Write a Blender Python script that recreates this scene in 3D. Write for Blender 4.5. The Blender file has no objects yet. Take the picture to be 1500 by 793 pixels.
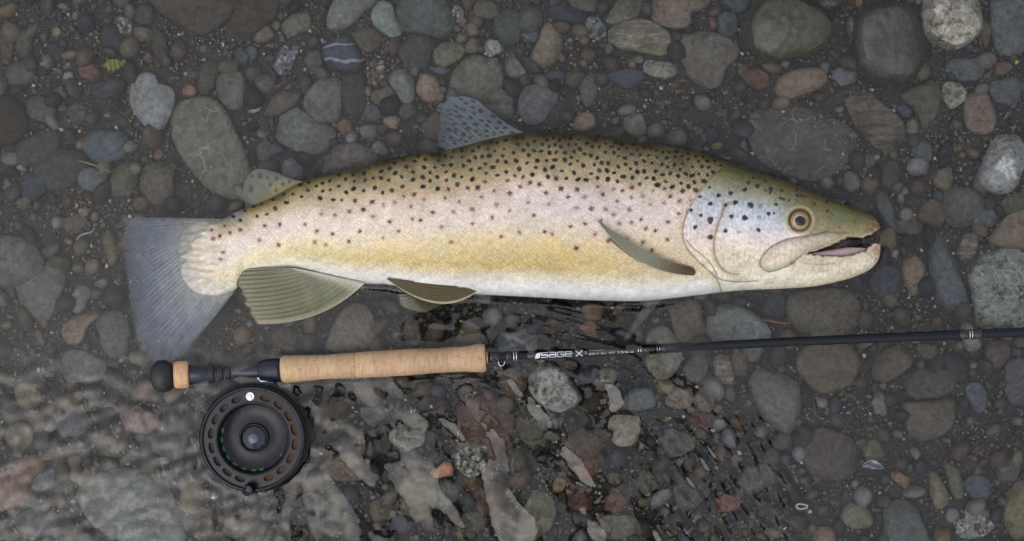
import bpy, bmesh, math, random
import numpy as np
from mathutils import Vector, noise as mnoise

random.seed(7)
RNG = np.random.default_rng(11)
scene = bpy.context.scene
COL = scene.collection

# ------------------------------------------------------------------ camera, sky, sun, exposure
H = 1.25                 # lens height over the water, metres
S = 0.0006               # metres on the water per photograph pixel
cam = bpy.data.cameras.new("camera")
cam.sensor_width = 36.0
cam.lens = 36.0 * H / (1500 * S)
cam.clip_start = 0.01
cam.clip_end = 500
cam_ob = bpy.data.objects.new("camera", cam)
cam_ob.location = (0, 0, H)
COL.objects.link(cam_ob)
scene.camera = cam_ob

SUN_EL, SUN_AZ = math.radians(64), math.radians(-140)      # azimuth from +Y, clockwise
world = bpy.data.worlds.new("World")
scene.world = world
world.use_nodes = True
wn = world.node_tree.nodes
wl = world.node_tree.links
bg = wn["Background"]
sky = wn.new("ShaderNodeTexSky")
sky.sky_type = 'NISHITA'
sky.sun_disc = False
sky.sun_elevation = SUN_EL
sky.sun_rotation = SUN_AZ
sky.dust_density = 2.6
sky.air_density = 1.0
hs = wn.new("ShaderNodeHueSaturation")
hs.inputs["Saturation"].default_value = 0.36            # thin overcast greys the blue
wl.new(sky.outputs[0], hs.inputs["Color"])
wl.new(hs.outputs[0], bg.inputs["Color"])
bg.inputs["Strength"].default_value = 0.14

sun = bpy.data.lights.new("sun", 'SUN')
sun.energy = 0.55
sun.angle = math.radians(112)
sun.color = (1.0, 0.985, 0.96)
sun_ob = bpy.data.objects.new("sun", sun)
sd = Vector((math.sin(SUN_AZ) * math.cos(SUN_EL), math.cos(SUN_AZ) * math.cos(SUN_EL), math.sin(SUN_EL)))
sun_ob.rotation_euler = (-sd).to_track_quat('-Z', 'Y').to_euler()
COL.objects.link(sun_ob)

scene.view_settings.view_transform = 'Standard'
scene.view_settings.look = 'None'
scene.view_settings.exposure = 0.50
scene.view_settings.gamma = 1.0
scene.render.engine = 'CYCLES'
cy = scene.cycles
cy.caustics_refractive = True
cy.caustics_reflective = False
cy.max_bounces = 10
cy.diffuse_bounces = 3
cy.transmission_bounces = 8
cy.glossy_bounces = 3
cy.transparent_max_bounces = 12
cy.use_denoising = True
cy.blur_glossy = 0.3

# ------------------------------------------------------------------ helpers
IOR = 1.333
WATER_IOR = 1.37

def W(px, py, z=0.0):
    """photo pixel -> world point at height z, through the water where z < 0"""
    px = np.asarray(px, float); py = np.asarray(py, float); z = np.asarray(z, float)
    X = (px - 750) * S; Y = (396.5 - py) * S
    r = np.hypot(X, Y) + 1e-9
    si = r / np.sqrt(r * r + H * H)
    st = si / IOR
    sh = np.where(z < 0, -z * st / np.sqrt(1 - st * st), 0)
    f = np.where(z >= 0, (H - z) / H, (r + sh) / r)
    return np.stack([X * f, Y * f, z + 0 * X], -1)

def W0(px, py, z=0.0):
    px = np.asarray(px, float); py = np.asarray(py, float); z = np.asarray(z, float)
    f = (H - z) / H
    return np.stack([(px - 750) * S * f, (396.5 - py) * S * f, z + 0 * px], -1)

def lin(c):
    c = np.asarray(c, float) / 255.0
    return np.where(c <= 0.04045, c / 12.92, ((c + 0.055) / 1.055) ** 2.4)

def tag(o, label=None, cat=None, group=None, kind=None):
    if label: o["label"] = label
    if cat: o["category"] = cat
    if group: o["group"] = group
    if kind: o["kind"] = kind
    return o

def empty(name, loc):
    o = bpy.data.objects.new(name, None)
    o.location = loc
    o.empty_display_size = 0.01
    COL.objects.link(o)
    return o

ORIGIN = {}            # world place of every object's origin
def mk(name, verts, faces, mat, parent=None, loc=None, smooth=True, colors=None, uv=None):
    """one mesh object; verts are world points, loc (or the parent's place) becomes the origin"""
    verts = np.asarray(verts, float).reshape(-1, 3)
    if loc is None:
        loc = ORIGIN.get(parent.name, np.array(parent.location)) if parent is not None else np.zeros(3)
        own = np.zeros(3)
    else:
        own = np.asarray(loc, float)
    me = bpy.data.meshes.new(name)
    if isinstance(faces, np.ndarray):
        v = (verts - np.asarray(loc)).astype(np.float32)
        me.vertices.add(len(v)); me.vertices.foreach_set("co", v.ravel())
        n, k = faces.shape
        me.loops.add(n * k); me.loops.foreach_set("vertex_index", faces.astype(np.int32).ravel())
        me.polygons.add(n)
        me.polygons.foreach_set("loop_start", np.arange(0, n * k, k, dtype=np.int32))
        me.polygons.foreach_set("loop_total", np.full(n, k, dtype=np.int32))
        me.update(calc_edges=True)
    else:
        me.from_pydata((verts - np.asarray(loc)).tolist(), [], faces)
    me.validate()
    if smooth:
        me.polygons.foreach_set("use_smooth", np.ones(len(me.polygons), dtype=bool))
    if colors is not None:
        a = me.color_attributes.new("tint", 'FLOAT_COLOR', 'POINT')
        c = np.ones((len(verts), 4), np.float32); cc = np.asarray(colors); c[:, :cc.shape[1]] = cc
        a.data.foreach_set("color", c.ravel())
    if uv is not None:
        l = me.uv_layers.new(name="skin")
        vi = np.empty(len(me.loops), np.int32); me.loops.foreach_get("vertex_index", vi)
        l.data.foreach_set("uv", np.asarray(uv, np.float32)[vi].ravel())
    me.materials.append(mat)
    o = bpy.data.objects.new(name, me)
    if parent is not None:
        o.parent = parent
        o.location = (0, 0, 0)
    else:
        o.location = own
    COL.objects.link(o)
    ORIGIN[o.name] = np.asarray(loc, float)
    return o

def grid_faces(n, m, wrap=False):
    i = np.arange(n - 1)[:, None]; j = np.arange(m if wrap else m - 1)[None, :]
    a = i * m + j; b = i * m + (j + 1) % m; c = (i + 1) * m + (j + 1) % m; d = (i + 1) * m + j
    return np.stack([a, b, c, d], -1).reshape(-1, 4)

def with_apron(grid, z_far):
    """a ny x nx x 3 sheet plus ever wider quad rings round it, out to the horizon"""
    ny_, nx_ = grid.shape[:2]
    idx = np.arange(ny_ * nx_).reshape(ny_, nx_)
    loop = np.r_[idx[0, :-1], idx[:-1, -1], idx[-1, :0:-1], idx[:0:-1, 0]]
    V = [grid.reshape(-1, 3)]; n = ny_ * nx_
    F = [grid_faces(ny_, nx_)[:, ::-1]]
    b = V[0][loop]; last = loop
    for k, s in enumerate((1.6, 4, 20, 160)):
        q = b * [s, s, 1]; q[:, 2] = b[:, 2] + (z_far - b[:, 2]) * (k + 1) / 4
        new = n + np.arange(len(loop)); n += len(loop); V.append(q)
        F.append(np.stack([last, new, np.roll(new, -1), np.roll(last, -1)], -1)[:, ::-1]); last = new
    return np.vstack(V), np.vstack(F)

def crv(pts, n):
    """smooth curve through points, n samples by arc length"""
    p = np.asarray(pts, float)
    d = np.r_[0, np.cumsum(np.linalg.norm(np.diff(p, axis=0), axis=1))]
    dense = []
    for k in range(len(p) - 1):
        p0 = p[max(k - 1, 0)]; p1 = p[k]; p2 = p[k + 1]; p3 = p[min(k + 2, len(p) - 1)]
        for t in np.linspace(0, 1, 12, endpoint=False):
            dense.append(0.5 * ((2 * p1) + (p2 - p0) * t + (2 * p0 - 5 * p1 + 4 * p2 - p3) * t * t + (3 * p1 - p0 - 3 * p2 + p3) * t ** 3))
    dense.append(p[-1]); q = np.array(dense)
    d = np.r_[0, np.cumsum(np.linalg.norm(np.diff(q, axis=0), axis=1))]
    t = np.linspace(0, d[-1], n)
    return np.stack([np.interp(t, d, q[:, k]) for k in range(q.shape[1])], -1)

def sines(x, y, lam0, lam1, n, seed, ang=None, spread=math.pi):
    """random wave field (unit variance) from n sines with wavelengths lam0..lam1"""
    r = np.random.default_rng(seed)
    h = 0
    for _ in range(n):
        lam = math.exp(r.uniform(math.log(lam0), math.log(lam1)))
        a = r.uniform(0, 2 * math.pi) if ang is None else ang + r.normal(0, spread)
        h = h + np.sin(2 * math.pi * (x * math.cos(a) + y * math.sin(a)) / lam + r.uniform(0, 6.283))
    return h / math.sqrt(n / 2)

def sstep(a, b, x):
    t = np.clip((x - a) / (b - a), 0, 1)
    return t * t * (3 - 2 * t)

def inpoly(x, y, poly):
    p = np.asarray(poly, float); ins = np.zeros(x.shape, bool)
    for k in range(len(p)):
        x1, y1 = p[k]; x2, y2 = p[(k + 1) % len(p)]
        c = ((y1 > y) != (y2 > y)) & (x < (x2 - x1) * (y - y1) / ((y2 - y1) + 1e-12) + x1)
        ins ^= c
    return ins

def dline(x, y, pts, closed=False):
    p = np.asarray(pts, float)
    if closed: p = np.vstack([p, p[:1]])
    best = np.full(x.shape, 1e9)
    for (x1, y1), (x2, y2) in zip(p[:-1], p[1:]):
        dx, dy = x2 - x1, y2 - y1
        t = np.clip(((x - x1) * dx + (y - y1) * dy) / (dx * dx + dy * dy + 1e-12), 0, 1)
        best = np.minimum(best, np.hypot(x - x1 - t * dx, y - y1 - t * dy))
    return best

# ------------------------------------------------------------------ materials
class NT:
    def __init__(self, name):
        self.m = bpy.data.materials.new(name)
        self.m.use_nodes = True
        self.t = self.m.node_tree
        self.bsdf = self.t.nodes["Principled BSDF"]
        self.out = self.t.nodes["Material Output"]
    def n(self, typ, **kw):
        nd = self.t.nodes.new(typ)
        for k, v in kw.items():
            if k.startswith("i_"):
                nd.inputs[k[2:].replace("_", " ")].default_value = v
            else:
                setattr(nd, k, v)
        return nd
    def l(self, a, b): self.t.links.new(a, b)
    def math(self, op, a, b=None, clamp=False):
        nd = self.t.nodes.new("ShaderNodeMath"); nd.operation = op; nd.use_clamp = clamp
        for i, v in enumerate((a, b)):
            if v is None: continue
            if isinstance(v, (int, float)): nd.inputs[i].default_value = v
            else: self.l(v, nd.inputs[i])
        return nd.outputs[0]
    def mix(self, f, a, b, blend='MIX'):
        nd = self.t.nodes.new("ShaderNodeMix"); nd.data_type = 'RGBA'; nd.blend_type = blend
        for s, v in ((nd.inputs[0], f), (nd.inputs[6], a), (nd.inputs[7], b)):
            if isinstance(v, (int, float)): s.default_value = v
            elif isinstance(v, tuple): s.default_value = v
            else: self.l(v, s)
        return nd.outputs[2]
    def ramp(self, f, stops, interp='LINEAR'):
        nd = self.t.nodes.new("ShaderNodeValToRGB"); nd.color_ramp.interpolation = interp
        e = nd.color_ramp.elements
        while len(e) < len(stops): e.new(0.5)
        for k, (p, c) in enumerate(stops):
            e[k].position = p
            e[k].color = (c, c, c, 1) if isinstance(c, (int, float)) else (*c, 1)
        self.l(f, nd.inputs[0])
        return nd.outputs[0]
    def noise(self, vec, scale, detail=3.0, rough=0.55, dist=0.0):
        nd = self.n("ShaderNodeTexNoise"); nd.inputs["Scale"].default_value = scale
        nd.inputs["Detail"].default_value = detail; nd.inputs["Roughness"].default_value = rough
        nd.inputs["Distortion"].default_value = dist
        self.l(vec, nd.inputs["Vector"])
        return nd.outputs["Fac"]
    def bump(self, h, strength, dist):
        nd = self.n("ShaderNodeBump"); nd.inputs["Strength"].default_value = strength
        nd.inputs["Distance"].default_value = dist
        self.l(h, nd.inputs["Height"]); self.l(nd.outputs[0], self.bsdf.inputs["Normal"])
        return nd
    def set(self, **kw):
        for k, v in kw.items():
            self.bsdf.inputs[k.replace("_", " ")].default_value = v
        return self

def simple(name, rgb, rough=0.5, metal=0.0, spec=0.5, nscale=300.0, namt=0.25, bump=0.15, coat=0.0):
    t = NT(name)
    c = tuple(float(v) for v in lin(rgb))
    tc = t.n("ShaderNodeTexCoord")
    f = t.noise(tc.outputs["Object"], nscale, 4)
    a = tuple(v * (1 - namt) for v in c) + (1,); b = tuple(min(1, v * (1 + namt)) for v in c) + (1,)
    t.l(t.mix(f, a, b), t.bsdf.inputs["Base Color"])
    t.set(Roughness=rough, Metallic=metal, Coat_Weight=coat, Coat_Roughness=0.12)
    t.bsdf.inputs["Specular IOR Level"].default_value = spec
    if bump: t.bump(f, bump, 0.0004)
    return t.m

def stone_mat(kind, wet=False):
    t = NT("stone_" + kind + ("_wet" if wet else ""))
    tc = t.n("ShaderNodeTexCoord"); oi = t.n("ShaderNodeObjectInfo")
    off = t.n("ShaderNodeVectorMath"); off.operation = 'ADD'
    cmb = t.n("ShaderNodeCombineXYZ")
    t.l(t.math('MULTIPLY', oi.outputs["Random"], 7.3), cmb.inputs[0])
    t.l(t.math('MULTIPLY', oi.outputs["Random"], 3.1), cmb.inputs[1])
    t.l(tc.outputs["Object"], off.inputs[0]); t.l(cmb.outputs[0], off.inputs[1])
    v = off.outputs[0]
    big = t.noise(v, 45, 3, 0.6, 0.6)
    mid = t.noise(v, 190, 4, 0.65)
    fine = t.noise(v, 900, 3, 0.6)
    base = oi.outputs["Color"]
    c = t.mix(t.ramp(big, [(0.3, 0.0), (0.7, 1.0)]), base, t.mix(1.0, base, (0.72, 0.66, 0.56, 1), 'MULTIPLY'))
    c = t.mix(0.9, c, t.ramp(mid, [(0.28, 0.55), (0.5, 0.96), (0.74, 1.42)]), 'MULTIPLY')
    c = t.mix(0.6, c, t.ramp(fine, [(0.32, 0.55), (0.5, 1.0), (0.72, 1.55)]), 'MULTIPLY')
    h = t.math('ADD', t.math('MULTIPLY', mid, 0.7), t.math('MULTIPLY', fine, 0.3))
    if kind in ("veined", "marbled", "rough"):
        dn = t.n("ShaderNodeTexNoise"); dn.inputs["Scale"].default_value = 70; dn.inputs["Detail"].default_value = 3
        t.l(v, dn.inputs["Vector"])
        m = t.n("ShaderNodeVectorMath"); m.operation = 'SCALE'; m.inputs["Scale"].default_value = 0.018 if kind == "veined" else 0.03
        t.l(dn.outputs["Color"], m.inputs[0])
        ad = t.n("ShaderNodeVectorMath"); ad.operation = 'ADD'; t.l(v, ad.inputs[0]); t.l(m.outputs[0], ad.inputs[1])
        vo = t.n("ShaderNodeTexVoronoi"); vo.feature = 'DISTANCE_TO_EDGE'
        vo.inputs["Scale"].default_value = 38 if kind == "veined" else 75
        t.l(ad.outputs[0], vo.inputs["Vector"])
        wd = 0.022 if kind == "veined" else (0.20 if kind == "marbled" else 0.10)
        vein = t.ramp(vo.outputs["Distance"], [(0.0, 1.0), (wd, 0.0)])
        msk = t.ramp(t.noise(v, 60, 2), [(0.46, 0.0), (0.58, 1.0)] if kind == "veined" else [(0.3, 0.15), (0.55, 1.0)])
        f = t.math('MULTIPLY', vein, msk)
        f = t.math('MULTIPLY', f, 0.42 if kind == "veined" else (0.75 if kind == "marbled" else 0.5))
        c = t.mix(f, c, (0.47, 0.48, 0.45, 1))
        if kind == "rough":
            pits = t.ramp(t.noise(v, 120, 4, 0.7), [(0.34, 0.25), (0.46, 1.0)])
            c = t.mix(0.8, c, pits, 'MULTIPLY')
            h = t.math('ADD', h, t.math('MULTIPLY', pits, 1.2))
    if kind == "banded":
        wv = t.n("ShaderNodeTexWave"); wv.bands_direction = 'Y'; wv.inputs["Scale"].default_value = 26
        wv.inputs["Distortion"].default_value = 4.5; wv.inputs["Detail"].default_value = 2
        wv.inputs["Detail Scale"].default_value = 1.2
        t.l(tc.outputs["Object"], wv.inputs["Vector"])
        f = t.ramp(wv.outputs["Fac"], [(0.90, 0.0), (0.99, 0.6)])
        c = t.mix(t.math('MULTIPLY', f, t.ramp(mid, [(0.3, 0.4), (0.55, 1.0)])), c, (0.42, 0.44, 0.48, 1))
    if kind == "speckled":
        vo = t.n("ShaderNodeTexVoronoi"); vo.inputs["Scale"].default_value = 330
        t.l(v, vo.inputs["Vector"])
        sp = t.n("ShaderNodeSeparateColor"); t.l(vo.outputs["Color"], sp.inputs[0])
        f = t.ramp(sp.outputs[0], [(0.62, 0.0), (0.7, 0.7)])
        c = t.mix(t.math('MULTIPLY', f, t.ramp(mid, [(0.42, 0.0), (0.6, 1.0)])), c, (0.50, 0.50, 0.46, 1))
        f2 = t.ramp(sp.outputs[1], [(0.7, 0.0), (0.75, 0.75)])
        c = t.mix(f2, c, (0.02, 0.02, 0.022, 1))
    if kind == "streaked":
        mp = t.n("ShaderNodeMapping"); mp.inputs["Scale"].default_value = (40, 260, 120)
        t.l(v, mp.inputs["Vector"])
        st = t.noise(mp.outputs[0], 1.0, 5, 0.6, 0.8)
        c = t.mix(0.8, c, t.ramp(st, [(0.32, 0.45), (0.5, 1.0), (0.68, 1.8)]), 'MULTIPLY')
        h = t.math('ADD', h, st)
    t.l(c, t.bsdf.inputs["Base Color"])
    t.l(t.ramp(fine, [(0.3, 0.12), (0.7, 0.34)]) if wet else t.ramp(fine, [(0.3, 0.5), (0.7, 0.7)]), t.bsdf.inputs["Roughness"])
    t.bsdf.inputs["Specular IOR Level"].default_value = 0.5 if wet else 0.08     # stone against water hardly mirrors
    t.bump(h, 0.8, 0.0014)
    return t.m

SM = {k: stone_mat(k) for k in ("plain", "veined", "marbled", "rough", "banded", "speckled", "streaked")}
SM.update({k + "_wet": stone_mat(k, True) for k in ("plain", "marbled", "rough")})

def tint_mat(name, rough=0.45, nscale=400, bump=0.2, coat=0.0, alpha=None, spec=0.5, sub=0.0):
    """colour from the mesh's own 'tint' attribute with fine mottling; alpha from its 4th value"""
    t = NT(name)
    at = t.n("ShaderNodeAttribute", attribute_name="tint")
    tc = t.n("ShaderNodeTexCoord")
    f = t.noise(tc.outputs["Object"], nscale, 3)
    t.l(t.mix(0.7, at.outputs["Color"], t.ramp(f, [(0.3, 0.7), (0.7, 1.3)]), 'MULTIPLY'), t.bsdf.inputs["Base Color"])
    t.set(Roughness=rough, Coat_Weight=coat, Coat_Roughness=0.15)
    t.bsdf.inputs["Specular IOR Level"].default_value = spec
    if alpha: t.l(at.outputs["Alpha"], t.bsdf.inputs["Alpha"])
    if bump: t.bump(f, bump, 0.0006)
    return t.m
# ------------------------------------------------------------------ riverbed and stones
def bedz(px, py):
    px = np.asarray(px, float); py = np.asarray(py, float)
    return (-0.037 + 0.013 * sstep(900, 1350, px) * (1 - sstep(120, 380, py))
            - 0.010 * (1 - sstep(0, 650, px)))

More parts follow.
